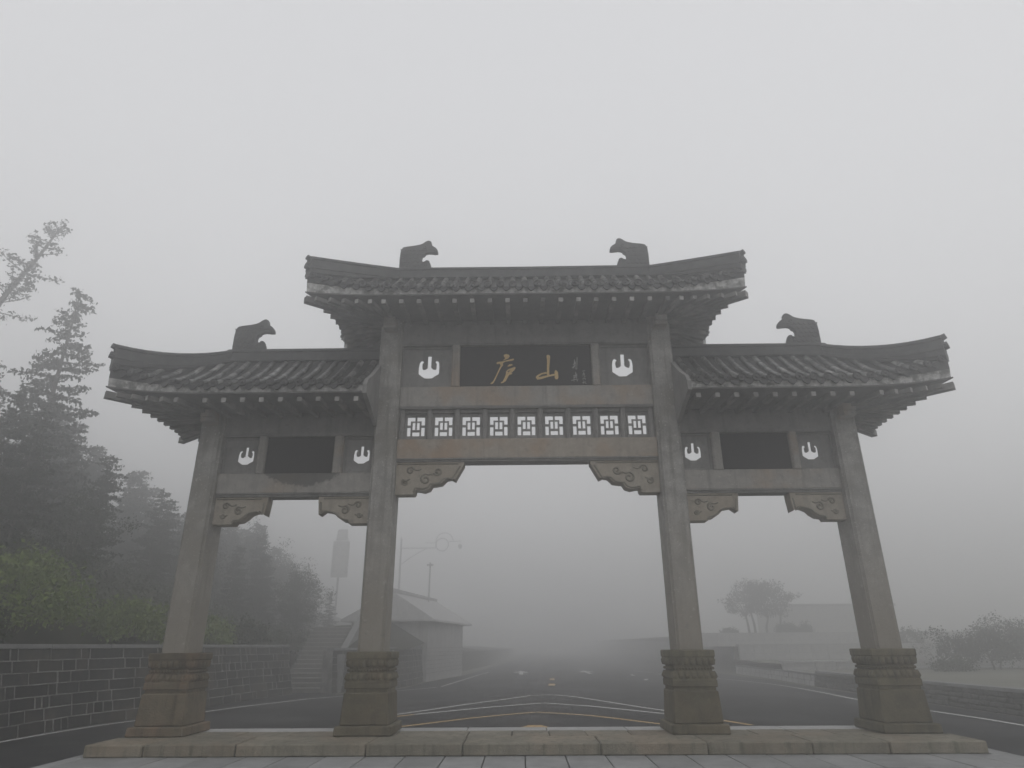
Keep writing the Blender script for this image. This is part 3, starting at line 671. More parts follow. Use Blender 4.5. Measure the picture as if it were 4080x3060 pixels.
    if s != 0:                                            # plastered end of the side roof beside the column
        b = MB(); pr = [(-eave_y(xa)+.0, ze-.185),(-eave_y(xa), ze-.0),(-eave_y(xa)+.12, ze+.16)]+[(-y, surf(xa, y)+.09) for y in (1.2,.9,.6,.37)]+[(-.37, wall_z-.35),(-.95, wall_z-.16)]
        xs0, xs1 = sorted((s*(xa-.085), s*(xa-.005))); nn = len(pr)
        b.add([(xs0,y,z) for y,z in pr]+[(xs1,y,z) for y,z in pr], [tuple(range(nn)), tuple(reversed(range(nn,2*nn)))]+[(i,nn+i,nn+(i+1)%nn,(i+1)%nn) for i in range(nn)])
        b.build('gable_slab', M['panel'], root, tuple(W[root]))
    return root
def None_mesh():
    me = bpy.data.meshes.new('roof'); b = MB(); return me
_mk = None_mesh
def None_mesh():                                          # small core block inside the roof carries the parts
    b = MB(); b.box(-.4, .4, -.1, .1, .25, .5); return b.mesh('roof', M['soffit'])
make_roof(0, None, 2.94, 4.20, 4.53, 1.47, 1.55, 9.60, 8.53, .27, .6, .05, 8.40, .2615, .366, 9.885, 9.25, 9.56)
for s in (-1, 1):
    make_roof(s, 3.205, 6.575, 7.85, 8.2, 1.47, 1.56, 7.54, 6.40, .36, 1.1, .13, 6.24, .281, .37, 7.825, 7.25, 7.40)

# ------------------------------------------------------------------ retaining walls
def stone_wall(name, label, path, h, batter, course, lens, block, joint, cope=True, seed=1, cat='wall', thick=.5, cope_m=None, rough=0.0):
    rnd = random.Random(seed); root = thing(name, label, cat, (path[0][0], path[0][1], ZR))
    P = [Vector((x,y,0)) for x, y in path]; cum = [0]
    for i in range(len(P)-1): cum.append(cum[-1]+(P[i+1]-P[i]).length)
    T = cum[-1]
    def at(u):
        u = max(0, min(T, u))
        for i in range(len(P)-1):
            if u <= cum[i+1]+1e-9:
                d = (P[i+1]-P[i]).normalized(); return P[i]+d*(u-cum[i]), d
        return P[-1], (P[-1]-P[-2]).normalized()
    def nrm(u):
        d = (at(min(T,u+.4))[0]-at(max(0,u-.4))[0]).normalized(); return Vector((d.y, -d.x, 0))   # faces the road: right of the direction of travel
    def pt(u, v, w):                                  # w: distance proud of the wall face
        p, _ = at(u); q = nrm(u); return p + q*(w - batter*v/h) + Vector((0,0,ZR+v))
    nu = max(8, int(T/.5)); b = MB(); rings = []
    for k in range(nu+1):
        u = T*k/nu; rings.append([pt(u,0,-.03), pt(u,h,-.03), pt(u,h,-thick), pt(u,0,-thick-batter)])
    b.rings(rings); b.build('wall_core', joint, root, tuple(W[root]))
    nc = int(round(h/course)); jb = MB(); jw = .018
    for c in range(nc):
        z0, z1 = c*h/nc, (c+1)*h/nc; u = rnd.uniform(-.4, 0)
        while u < T-.05:
            L = rnd.choice(lens)*rnd.uniform(.85,1.15); a, e2 = max(0,u), min(T,u+L); u += L
            if e2-a < .08: continue
            pr = rnd.uniform(-.012,.006)+rnd.uniform(0,rough); bb = MB(); g_ = .008
            uu = [a+g_, e2-g_]; vv = [z0+g_, z1-g_]; j = lambda: rnd.uniform(-.006-rough*.4,.006+rough*.4)
            f = [(uu[0]+j(),vv[0]+j()),(uu[1]+j(),vv[0]+j()),(uu[1]+j(),vv[1]+j()),(uu[0]+j(),vv[1]+j())]
            bb.hexa([pt(x,y,-.05) for x,y in f]+[pt(x,y,pr) for x,y in f])
            bb.build('stone_block', block, root, tuple(pt((a+e2)/2,(z0+z1)/2,0)), bevel=.008+rough*.5)
            if e2 < T-.05: jb.hexa([pt(e2-jw/2,z0,-.04),pt(e2+jw/2,z0,-.04),pt(e2+jw/2,z1,-.04),pt(e2-jw/2,z1,-.04),pt(e2-jw/2,z0,.012),pt(e2+jw/2,z0,.012),pt(e2+jw/2,z1,.012),pt(e2-jw/2,z1,.012)])
        if c:
            rr = []
            for k in range(nu*2+1):
                uq = T*k/(nu*2); wv = .006*math.sin(uq*5+c); rr.append([pt(uq,z0-jw/2+wv,-.04),pt(uq,z0-jw/2+wv,.014),pt(uq,z0+jw/2+wv,.014),pt(uq,z0+jw/2+wv,-.04)])
            jb.rings(rr)
    if rough == 0: jb.build('mortar_joints', joint, root, tuple(W[root]))
    if cope:
        u = 0; k = 0
        while u < T-.2:
            L = min(1.9, T-u); bb = MB(); rr = []
            for q in range(5):
                uq = u+.006+(L-.012)*q/4; rr.append([pt(uq,h+.001,.035),pt(uq,h+.09,.035),pt(uq,h+.09,-.34),pt(uq,h+.001,-.34)])
            bb.rings(rr); bb.build('coping_slab', cope_m or M['coping'], root, tuple(pt(u+L/2,h,0)), bevel=.008); u += L
    return root
LW = [(p[0], p[1]) for p in smooth_path([(-10.35,-7,0),(-10.35,-2,0),(-10.35,1,0),(-10.38,3.5,0),(-10.0,5.4,0),(-9.67,8.8,0),(-9.55,11.6,0),(-9.15,13.5,0),(-8.95,14.4,0)], 4)]
stone_wall('retaining_wall', 'dark stone block retaining wall with raised pale mortar joints below the bushes', LW, 1.68, .38, .24, (.26,.45,.66,.8,.95,1.0), M['block'], M['joint'], seed=3)
RW = [(-7.5,14.6),(-7.2,15.2),(-5.65,17.3),(-5.35,19.3),(-5.15,23.0)]
stone_wall('retaining_wall', 'foggy stone retaining wall between the stairs and the hut', RW, 1.55, .12, .26, (.6,.8,1.0), M['block'], M['joint'], seed=4)
BK = [(12.0,-9),(12.0,-3),(12.0,6),(12.1,12),(12.3,17.5)]
stone_wall('rubble_bank', 'low rough rubble bank along the right road edge', list(reversed(BK)), .52, .10, .13, (.22,.3,.38,.45), M['rubble'], M['soil'], seed=5, rough=.04, cat='bank', cope_m=M['coping'])
B2 = [(12.3,17.6),(12.75,24),(13.0,31)]
stone_wall('low_block_wall', 'low pale block wall in the fog beyond the rubble bank', list(reversed(B2)), .42, .03, .21, (.6,.8,.9), M['pale_wall'], M['joint'], seed=6)

# ------------------------------------------------------------------ stairs
st = thing('stone_staircase', 'stone staircase climbing into the fog past the end of the left wall', 'stairs', (-8.6,15.2,ZR))
NS = 15
for i in range(NS):
    y0 = 15.2+i*.33; b = MB(); b.box(-9.75-.02*i, -7.62, y0, y0+.38, (ZR if i == 0 else ZR+.17*i-.05), ZR+.17*(i+1)-.03)
    o = b.build('step', M['step'], st, (-8.6, y0, ZR+.17*i)); b = MB(); b.box(-9.77-.02*i, -7.60, y0-.025, y0+.36, ZR+.17*(i+1)-.03, ZR+.17*(i+1)); b.build('step_tread', M['nosing'], o, (-8.6, y0, ZR+.17*(i+1)), bevel=.006)
b = MB(); b.hexa([(-7.6,15.0,ZR),(-7.32,15.0,ZR),(-7.32,20.2,ZR),(-7.6,20.2,ZR),(-7.6,15.0,1.25),(-7.32,15.0,1.25),(-7.32,20.2,3.75),(-7.6,20.2,3.75)]); b.build('parapet', M['coping'], st, (-7.45,15,ZR))
b = MB(); b.box(-7.66,-7.26,14.85,15.2,ZR,1.35); b.build('end_pier', M['coping'], st, (-7.45,15,ZR), bevel=.02)

# ------------------------------------------------------------------ hill and terraces
def seg_dist(x, y, L):
    best = 1e9
    for i in range(len(L)-1):
        ax, ay = L[i]; bx, by = L[i+1]; dx, dy = bx-ax, by-ay; t = max(0, min(1, ((x-ax)*dx+(y-ay)*dy)/(dx*dx+dy*dy))); best = min(best, math.hypot(x-ax-t*dx, y-ay-t*dy))
    return best
EDGE = [(-10.9,-60),(-10.9,-7),(-10.9,3),(-10.3,8),(-10.1,11.6),(-9.75,14.2),(-10.25,15.2),(-10.25,20.6),(-8.5,26),(-8.5,34),(-4.6,36),(-3.4,50),(-2,90),(-1,200)]
def edge_x(y):
    for i in range(len(EDGE)-1):
        if EDGE[i][1] <= y <= EDGE[i+1][1]: t = (y-EDGE[i][1])/(EDGE[i+1][1]-EDGE[i][1]); return EDGE[i][0]+(EDGE[i+1][0]-EDGE[i][0])*t
    return EDGE[-1][0]
def hill_z(x, y):
    d = seg_dist(x, y, EDGE)
    z = 1.56+.40*(1 if y < 16 else max(.22, 1-(y-16)/20))*max(0, d-.4)**1.02
    z = min(z, 14+.02*d)
    if y > 34: z = 1.2 + (z-1.56)*max(.3, 1-(y-34)/60)
    z += .5*mnoise.noise(Vector((x*.2, y*.2, 0)))*min(1, d/3)
    return z
b = MB(); ny, nx = 200, 44
def hp(i, j):
    y = -40+i*(170/ny); x = edge_x(y)-(j/nx)**1.6*95; return (x, y, hill_z(x, y) if j else (1.5 if y < 36 else ZR-.1))
b.grid(lambda u, v: hp(round(u*ny), round(v*nx)), ny, nx)
tag(b.build('hillside', M['soil'], smooth=True), kind='structure')
b = MB()
b.grid(lambda u, v: (-7.34+v*(2.2-.12*(1-u)), 15.1+u*8.2+(2.2*v*(1-u)), 1.48+u*1.6*(1-v*.8)), 10, 5)
tag(b.build('bank_ground', M['soil'], smooth=True), kind='structure')
b = MB(); b.grid(lambda u, v: (-10.3+2.9*v, 20.1+6*u, 2.46+.3*u+.1*mnoise.noise(Vector((u*3,v*3,0)))), 5, 4)
tag(b.build('stair_landing', M['soil'], smooth=True), kind='structure')
b = MB()
def fh(u, v):
    x = -75+70*u; y = 46+40*v; k = max(0, 1-((x+75)/70)**1.3)
    return (x, y, -.2+16*k*math.sin(math.pi*min(1, .12+v*.5))**.8+1.2*mnoise.noise(Vector((x*.13, y*.13, 3)))*k)
b.grid(fh, 40, 16); tag(b.build('far_hill', M['soil'], smooth=True), kind='structure')
def ter_z(x, y):
    if y < 22: return .44+.02*max(0, x-14)*.2
    if y < 31: return .72
    if y < 40: return 1.5
    return 2.3
b = MB(); yy = [-40,-10,0,8,16,21.9,22,26,30.9,31,36,39.9,40,50,60,80,150]; xx = [12.15,13,16,20,26,34,50,90,170]
b.grid(lambda u, v: (xx[round(v*8)]+(.4 if yy[round(u*16)] > 17 and round(v*8) == 0 else 0)+(1.2 if yy[round(u*16)] > 26 and round(v*8) == 0 else 0), yy[round(u*16)], ter_z(xx[round(v*8)], yy[round(u*16)])), 16, 8)
tag(b.build('terraced_lawn', M['ground']), kind='structure')
ws = [('lowest terrace wall beyond the right bank, nearly lost in fog', 22, .40, .78, 12.6), ('middle terrace wall in the fog below the trees', 31, .66, 1.56, 13.3), ('upper terrace wall in the fog at the foot of the trees', 40, 1.44, 2.36, 13.3)]
for lab, y, z0, z1, xw in ws:
    t = thing('terrace_wall', lab, 'wall', (xw, y, z0)); rnd = random.Random(int(y))
    x = xw
    while x < xw+22:
        L = rnd.uniform(.9,1.6); 
        for c in range(2):
            b = MB(); b.box(x+.01, x+L-.01, y-.3, y+.1, z0+(z1-z0)*c/2+.005, z0+(z1-z0)*(c+1)/2-.005); b.build('wall_block', M['pale_wall'], t, (x+L/2, y, z0+(z1-z0)*c/2), bevel=.01)
        x += L
    b = MB(); b.box(xw-.05, x+.05, y-.36, y+.16, z1, z1+.08); b.build('coping', M['kerb'], t, (xw, y, z1))
# pale path strip on the lawn behind the right-hand shrubs
g = MB(); g.box(16, 40, 21.0, 21.8, .5, .56); tag(g.build('garden_path', M['kerb']), kind='structure')

# ------------------------------------------------------------------ lamp post, sign, hut, flat building
LK, LY = 1.748, 45.0
def far(x, z, k=LK, y=LY): return (-.151+k*(x+.151), y, 1.62+k*(z-1.62))
lp = thing('street_lamp', 'faint street lamp with ringed side arm in the fog behind the inner left column', 'street lamp', far(-6.1,1.4))
lb = far(-6.1, .8)
b = MB(); b.tube([lb, far(-6.1,6.55)], .10, 10, .075); b.tube([lb, far(-6.1,1.9)], .17, 10, .15); b.build('pole', M['metal'], lp, lb)
b = MB(); b.tube([far(-6.1,6.56), far(-6.1,6.62), far(-6.1,6.72)], .14, 10, .02); b.build('pole_cap', M['pale'], lp, far(-6.1,6.6))
b = MB(); b.beam(far(-6.1,6.17),far(-4.38,6.17),.07,.07); b.beam(far(-4.9,6.42),far(-4.36,6.42),.04,.04); b.beam(far(-4.38,6.15),far(-4.38,6.44),.05,.05,(0,1,0)); b.tube([far(-6.1,5.36),far(-5.6,5.72),far(-4.85,6.15)], .028, 6); b.build('arm', M['metal'], lp, far(-6.1,6.17))
b = MB(); b.tube([far(-4.055+.31*math.cos(a),6.33+.31*math.sin(a)) for a in [i*2*math.pi/24 for i in range(25)]], .04, 6); b.build('ring', M['metal'], lp, far(-4.055,6.33))
b = MB(); b.tube([far(-3.94+.43*math.cos(a),6.48+.43*math.sin(a)) for a in [math.pi*(1.1-i*1.1/16) for i in range(17)]], .035, 6); b.beam(far(-3.75,6.47),far(-3.12,6.5),.055,.055); b.tube([far(-3.16,6.5),far(-3.16,6.36)], .017, 5); b.build('upper_arc', M['metal'], lp, far(-3.94,6.5))
lx, ly_, lz_ = far(-3.16, 6.2)
b = MB(); b.rings([[(lx+r*math.cos(i*math.pi/5), ly_+r*math.sin(i*math.pi/5), lz_+z) for i in range(10)] for r, z in ((.06,.25),(.18,.18),(.165,0),(.08,-.14))]); b.build('lantern', M['metal'], lp, (lx,ly_,lz_))
FK = (1.752, 46.0)
fl = thing('frame_lantern', 'pale tall framed lantern box barely visible in fog left of the inner column', 'lantern', far(-9.25,2.6,*FK))
b = MB(); b.tube([far(-9.25,1.5,*FK),far(-9.25,4.85,*FK)], .09, 8); b.build('pole', M['metal'], fl, far(-9.25,2.6,*FK))
def fbox(b, x0, x1, z0, z1, d=.12, ix=0): p = far(x0,z0,*FK); q = far(x1,z1,*FK); b.box(p[0],q[0],p[1]-d,p[1]+d,p[2],q[2],ix,ix*.4)
b = MB()
for t_ in ((-9.62,-9.50,4.85,6.6),(-8.92,-8.80,4.85,6.6),(-9.5,-8.92,4.85,5.0),(-9.5,-8.92,6.45,6.6)): fbox(b,*t_)
b.build('frame', M['pale'], fl, far(-9.25,4.85,*FK)); b = MB(); fbox(b,-9.5,-8.92,5.0,6.45,.05); b.build('pane', M['pale'], fl, far(-9.25,5,*FK))
b = MB(); fbox(b,-9.5,-8.9,6.65,7.2,.13,.1); b.build('cap', M['pale'], fl, far(-9.25,6.65,*FK), bevel=.03)

hut = thing('roadside_hut', 'low grey hut with pitched tile roof dissolving into fog beside the road', 'building', (-6.5,27,ZR))
def hutp(u, v): return (-5.02+1.15*v/8-u, 23.1+v)       # u: away from the road, v: along it
wl = [hutp(0,0), hutp(0,8), hutp(4,8), hutp(4,0)]
b = MB(); b.prism([(p[0], p[1]) for p in wl], ZR, 2.95); b.build('wall', M['hut_wall'], hut, (-6.5,27,ZR))
for k in range(7):
    b = MB(); p, q = hutp(-.02, 0), hutp(-.02, 8); b.beam((p[0],p[1],.35+.2*k),(q[0],q[1],.35+.2*k),.02,.025); b.build('wall_course', M['joint'], hut, (-4.9,27,.35+.2*k))
b = MB()
e0, e1, r0_, r1_, f0, f1 = hutp(-.45,-.5), hutp(-.45,8.6), hutp(1.9,-.2), hutp(1.9,8.4), hutp(4.4,-.5), hutp(4.4,8.6)
b.rings([[(e0[0],e0[1],2.93),(r0_[0],r0_[1],4.35),(f0[0],f0[1],2.93),(f0[0],f0[1],2.83),(e0[0],e0[1],2.83)],[(e1[0],e1[1],2.93),(r1_[0],r1_[1],4.35),(f1[0],f1[1],2.93),(f1[0],f1[1],2.83),(e1[0],e1[1],2.83)]])
rf = b.build('roof', M['hut_roof'], hut, (-6.5,27,3))
b = MB(); b.beam((r0_[0],r0_[1]-.1,4.4),(r1_[0],r1_[1]+.1,4.4),.22,.16); b.build('roof_ridge', M['hut_roof'], rf, (-6.5,27,4.4))
pl = thing('utility_pole', 'thin dark pole in the fog rising behind the hut roof', 'pole', (-5.7,28,ZR))
b = MB(); b.tube([(-5.75,28.5,ZR),(-5.75,28.5,6.45)], .06, 8, .045); b.build('pole_shaft', M['metal'], pl, (-5.75,28.5,ZR)); b = MB(); b.beam((-5.95,28.5,6.3),(-5.55,28.5,6.3),.08,.1); b.build('pole_crossbar', M['metal'], pl, (-5.75,28.5,6.3))

fb = thing('flat_roofed_building', 'flat-roofed building showing as a faint pale block in fog behind the trees', 'building', (29,56,2.3))
b = MB(); b.box(25.5,36,55,63,2.3,5.05); b.build('wall', M['hut_wall'], fb, (30,56,2.3)); b = MB(); b.box(25.2,36.3,54.7,63.3,5.05,5.25); b.build('roof', M['coping'], fb, (30,56,5.05))

# ------------------------------------------------------------------ plants
def leaf(b, p, s, rnd, flat=0.0):
    a = Vector((rnd.gauss(0,1), rnd.gauss(0,1), rnd.gauss(0,1)*(1-flat))).normalized(); c = a.orthogonal().normalized()
    c = (Matrix.Rotation(rnd.uniform(0,6.28), 3, a) @ c)*s; d = a.cross(c)*rnd.uniform(.45,.7)
    n = len(b.v); p = Vector(p)
    b.v += [tuple(p-c), tuple(p+d*.9), tuple(p+c), tuple(p-d)]; b.f.append((n,n+1,n+2,n+3))
def clump(b, c, r, n, s, rnd, flat=0.0, sq=1.0):
    for _ in range(n):
        v = Vector((rnd.gauss(0,1), rnd.gauss(0,1), rnd.gauss(0,1)*sq))*r*.55; leaf(b, Vector(c)+v, s*rnd.uniform(.6,1.3), rnd, flat)
def conifer(H, spread, seed, top_bare=0.0, gap=.0):
    rnd = random.Random(seed); t = MB(); c = MB()
    t.tube([(0,0,-.4),(0,0,H*.5),(rnd.uniform(-.1,.1),0,H*.98)], .028*H*.55, 7, .02)
    h = H*.12
    while h < H*.985:
        q = 1-h/H; L = (.10+spread*q**.85)*rnd.uniform(.75,1.15)*H*.5; nb = 3+int(5*q**.5+rnd.random())
        for k in range(nb):
            if rnd.random() < gap: continue
            a = rnd.uniform(0,6.28); l = L*rnd.uniform(.45,1.2); dr = rnd.uniform(-.28,.12)
            t.tube([(0,0,h),(math.cos(a)*l*.55,math.sin(a)*l*.55,h+dr*l*.4+.05*l),(math.cos(a)*l,math.sin(a)*l,h+dr*l+.12*l)], .018+.008*q, 4, .008)
            m_ = max(2, int(l/.17))
            for j in range(m_):
                f = (j+1)/m_
                clump(c, (math.cos(a)*l*f, math.sin(a)*l*f, h+dr*l*f*f+.1*l*f*f), .15+.09*(1-f)*q, 9, .085, rnd, .3, .55)
        h += H*(.022+.02*rnd.random())
    clump(c, (0,0,H*.98), .16, 10, .1, rnd)
    return t, c
def broad(H, rx, seed, nl=9, stems=1, low=.35, leafs=.10, dens=90, lean=0, lobe=1.0):
    rnd = random.Random(seed); t = MB(); c = MB()
    for s_ in range(stems):
        a0 = rnd.uniform(0,6.28); off = .12*H*(stems > 1)
        bx, by = off*math.cos(a0), off*math.sin(a0)*.4; fork = H*rnd.uniform(low*.7, low)
        top = (bx*1.5+lean*H*.3, by*1.5, fork); t.tube([(bx,by,-.3),(bx*1.1+lean*H*.12,by*1.1,fork*.5),top], .022*H+.02, 7, .015*H+.01)
        for k in range(nl):
            a = rnd.uniform(0,6.28); rr = rx*rnd.uniform(.25,.95); z = H*rnd.uniform(low*1.05,.93); 
            env = math.sqrt(max(.05, 1-((z/H-.6)/.45)**2)); p = (math.cos(a)*rr*env+lean*H*.3, math.sin(a)*rr*env, z)
            t.tube([top, ((top[0]+p[0])/2,(top[1]+p[1])/2,(top[2]+z)/2+.05*H), p], .010*H, 5, .006)
            for _ in range(6):
                q = Vector(p)+Vector((rnd.gauss(0,1),rnd.gauss(0,1),rnd.gauss(0,.7)))*rx*.2*lobe
                clump(c, q, rx*.20, max(6, dens//6), leafs, rnd, .1, .8)
    return t, c
def bush(rx, ry, h, seed, n=150, s=.07):
    rnd = random.Random(seed); t = MB(); c = MB()
    for k in range(7):
        a = rnd.uniform(0,6.28); r = rnd.uniform(.1,.7); t.tube([(0,0,-.3),(math.cos(a)*rx*r*.5,math.sin(a)*ry*r*.5,h*.45),(math.cos(a)*rx*r,math.sin(a)*ry*r,h*.85)], .025, 5, .01)
    for _ in range(n):
        a = rnd.uniform(0,6.28); ph = math.acos(rnd.uniform(-.2,1)); k = rnd.uniform(.6,1.0)*(1+.22*mnoise.noise(Vector((math.cos(a)*2+seed, math.sin(a)*2, ph*1.7))))
        p = (rx*k*math.sin(ph)*math.cos(a), ry*k*math.sin(ph)*math.sin(a), h*(.25+.72*k*math.cos(ph)))
        clump(c, p, .2, 16, s, rnd, .15)
    return t, c
def plant(name, label, cat, tc, loc, leafm, trunk_name='trunk', crown_name='crown', group=None, rz=0):
    root = thing(name, label, cat, loc, group); t, c = tc
    inst(t.mesh(trunk_name, M['bark'], smooth=True), trunk_name, root, loc); inst(c.mesh(crown_name, leafm, fix=False), crown_name, root, loc)
    root.rotation_euler = (0, 0, rz); return root
def ground(x, y): return hill_z(x, y)-.1

# tall open tree at the left edge of the frame
rnd = random.Random(21); t = MB(); c = MB()
spine = smooth_path([(-1.2,0,-.5),(-1.0,0,3),(-.7,0,6),(.0,0,8.6),(.95,0,10.6),(1.55,0,12.1)], 6); t.tube(spine, .20, 8, .03)
for i in range(10, len(spine)):
    p = spine[i]; q = 1-(i-10)/(len(spine)-10)
    for k in range(3):
        a = rnd.uniform(0,6.28); L = (.35+1.25*q)*rnd.uniform(.5,1.2)
        if i in (22, 23): L *= 1.5
        d = Vector((math.cos(a), math.sin(a)*.6, .35+rnd.uniform(-.3,.25))).normalized(); e2 = p+d*L
        t.tube([p, p+d*L*.5+Vector((0,0,-.04)), e2], .028, 5, .01)
        for j in range(1+int(L/.28)):
            f = .3+.7*(j+1)/(1+int(L/.28)); clump(c, p+d*L*f, .15, 9, .075, rnd, .1)
    clump(c, p, .14, 7, .075, rnd)
plant('leaning_tree', 'tall ragged tree leaning right at the left edge above the hillside', 'tree', (t, c), (-21.4,10.2,ground(-21.4,10.2)+.2), M['leaf_dark'])
hz_ = ground(-18.0,10)
plant('tall_conifer', 'tallest pointed conifer standing clear of the foggy wood at left', 'tree', conifer(15.3-hz_, .34, 5, gap=.0), (-18.05,10,hz_), M['leaf_dark'])
GRP = 'dim trees of the foggy wood on the left hillside'; LBL = 'dim tree of the dark foggy wood rising behind the left stone wall'
pa = plant('conifer_tree', LBL, 'tree', conifer(7.2,.46,8,gap=.05), (-16.5,4.5,ground(-16.5,4.5)), M['leaf_dark'], group=GRP)
pb = plant('conifer_tree', LBL, 'tree', conifer(8.6,.40,9,gap=.1), (-21.5,6,ground(-21.5,6)), M['leaf_dark'], group=GRP)
pc = plant('broadleaf_tree', LBL, 'tree', broad(6.0,2.3,10,nl=18,low=.22,leafs=.07,dens=260), (-14.8,8.5,ground(-14.8,8.5)), M['leaf_mid'], group=GRP)
rnd = random.Random(5); PLABELS = []
for (x,y,proto,k,lab) in [(-19.6,31.1,pa,1.0,'blurred far tree of the wood fading out behind the left wall and stairs'),
(-37.2,38.0,pa,1.15,'blurred far tree of the wood fading out behind the left wall and stairs'),
(-14.4,23.9,pa,0.53,'blurred far tree of the wood fading out behind the left wall and stairs'),
(-21.6,38.9,pa,1.15,'blurred far tree of the wood fading out behind the left wall and stairs'),
(-19.5,34.1,pa,0.97,'blurred far tree of the wood fading out behind the left wall and stairs'),
(-28.2,26.1,pa,1.15,'blurred far tree of the wood fading out behind the left wall and stairs'),
(-41.4,44.3,pa,1.15,'blurred far tree of the wood fading out behind the left wall and stairs'),
(-36.4,36.4,pa,1.15,'blurred far tree of the wood fading out behind the left wall and stairs'),
(-27.8,28.4,pc,1.15,'blurred far tree of the wood fading out behind the left wall and stairs'),
(-25.8,35.5,pa,1.15,'blurred far tree of the wood fading out behind the left wall and stairs'),
(-19.4,49.1,pc,0.87,'blurred far tree of the wood fading out behind the left wall and stairs'),
(-29.7,26.8,pa,1.15,'blurred far tree of the wood fading out behind the left wall and stairs'),
(-19.1,38.8,pc,1.15,'blurred far tree of the wood fading out behind the left wall and stairs'),
(-24.6,27.1,pa,1.11,'blurred far tree of the wood fading out behind the left wall and stairs'),
(-25.0,43.2,pc,1.15,'blurred far tree of the wood fading out behind the left wall and stairs'),
(-24.4,29.5,pa,1.15,'blurred far tree of the wood fading out behind the left wall and stairs'),
(-15.8,28.0,pa,0.64,'blurred far tree of the wood fading out behind the left wall and stairs'),
(-23.3,17.7,pb,0.84,'blurred far tree of the wood fading out behind the left wall and stairs'),
(-18.3,20.4,pa,0.69,'blurred far tree of the wood fading out behind the left wall and stairs'),
(-20.3,26.4,pa,0.83,'blurred far tree of the wood fading out behind the left wall and stairs'),
(-30.4,41.7,pa,1.15,'blurred far tree of the wood fading out behind the left wall and stairs'),
(-15.2,25.6,pb,0.63,'blurred far tree of the wood fading out behind the left wall and stairs'),
(-20.3,44.0,pa,0.81,'blurred far tree of the wood fading out behind the left wall and stairs'),
(-24.1,22.3,pa,0.94,'blurred far tree of the wood fading out behind the left wall and stairs'),
(-20.7,31.2,pc,1.15,'blurred far tree of the wood fading out behind the left wall and stairs'),
(-36.5,46.2,pa,1.15,'blurred far tree of the wood fading out behind the left wall and stairs'),
(-12.3,24.5,pc,0.6,'blurred far tree of the wood fading out behind the left wall and stairs'),
(-18.3,32.5,pa,1.0,'blurred far tree of the wood fading out behind the left wall and stairs'),
(-34.7,39.4,pa,1.15,'blurred far tree of the wood fading out behind the left wall and stairs'),
(-18.4,38.6,pa,0.83,'blurred far tree of the wood fading out behind the left wall and stairs'),
(-20.8,34.2,pa,1.03,'blurred far tree of the wood fading out behind the left wall and stairs'),
(-27.8,41.4,pa,1.15,'blurred far tree of the wood fading out behind the left wall and stairs'),
(-22.3,42.4,pa,1.15,'blurred far tree of the wood fading out behind the left wall and stairs'),
(-29.5,26.5,pa,1.15,'blurred far tree of the wood fading out behind the left wall and stairs'),
(-22.8,40.5,pa,1.15,'blurred far tree of the wood fading out behind the left wall and stairs'),
(-15.2,33.3,pa,0.53,'blurred far tree of the wood fading out behind the left wall and stairs'),
(-18.6,47.6,pa,0.72,'blurred far tree of the wood fading out behind the left wall and stairs'),
(-20.8,33.5,pa,1.08,'blurred far tree of the wood fading out behind the left wall and stairs'),
(-23.8,18.5,pb,0.84,'blurred far tree of the wood fading out behind the left wall and stairs'),
(-28.6,39.2,pa,1.15,'blurred far tree of the wood fading out behind the left wall and stairs'),
(-18.7,25.6,pa,0.89,'blurred far tree of the wood fading out behind the left wall and stairs'),
(-18.3,25.2,pa,0.83,'blurred far tree of the wood fading out behind the left wall and stairs'),
(-19.6,41.3,pc,1.0,'blurred far tree of the wood fading out behind the left wall and stairs'),
(-29.6,47.6,pa,1.15,'blurred far tree of the wood fading out behind the left wall and stairs'),
(-30.4,38.0,pa,1.15,'blurred far tree of the wood fading out behind the left wall and stairs'),
(-41.7,48.0,pa,1.15,'blurred far tree of the wood fading out behind the left wall and stairs'),
(-16.2,11.5,pa,0.67,'dim conifer above the left stone wall, ninth top from the frame edge'),
(-19.5,14,pa,0.81,'dim conifer above the left stone wall, seventh top from the frame edge'),
(-24,14,pa,0.86,'dim conifer above the left stone wall, fourth top from the frame edge'),
(-18,19,pb,0.6,'dim slim conifer above the left stone wall, tenth top from the frame edge'),
(-22.5,20,pa,0.86,'blurred far tree of the wood fading out behind the left wall and stairs'),
(-28,17,pa,0.86,'blurred far tree of the wood fading out behind the left wall and stairs'),
(-15.2,22.5,pa,0.56,'blurred far tree of the wood fading out behind the left wall and stairs'),
(-19,25,pa,0.86,'blurred far tree of the wood fading out behind the left wall and stairs'),
(-13.6,27,pa,0.56,'blurred far tree of the wood fading out behind the left wall and stairs'),
(-24,27,pa,1.14,'blurred far tree of the wood fading out behind the left wall and stairs'),
(-17.5,31,pa,0.89,'blurred far tree of the wood fading out behind the left wall and stairs'),
(-13,33,pb,0.37,'blurred far tree of the wood fading out behind the left wall and stairs'),
(-22,34,pa,1.08,'blurred far tree of the wood fading out behind the left wall and stairs'),
(-29,24,pb,1.05,'blurred far tree of the wood fading out behind the left wall and stairs'),
(-16,38,pa,0.53,'blurred far tree of the wood fading out behind the left wall and stairs'),
(-20,41,pa,1.0,'blurred far tree of the wood fading out behind the left wall and stairs'),
(-17.2,7.5,pa,0.83,'dim conifer above the left stone wall, fifth top from the frame edge'),
(-19.8,8.6,pa,0.86,'dim conifer above the left stone wall, third top from the frame edge'),
(-12.2,24,pc,0.6,'blurred far tree of the wood fading out behind the left wall and stairs'),
(-23,17,pa,0.97,'blurred far tree of the wood fading out behind the left wall and stairs'),
(-15.3,6.2,pb,0.67,'dim slim conifer above the left stone wall, sixth top from the frame edge')]:
    copy_thing(proto, (x, y, ground(x,y)-.2), rnd.uniform(0,6.28), k, lab)
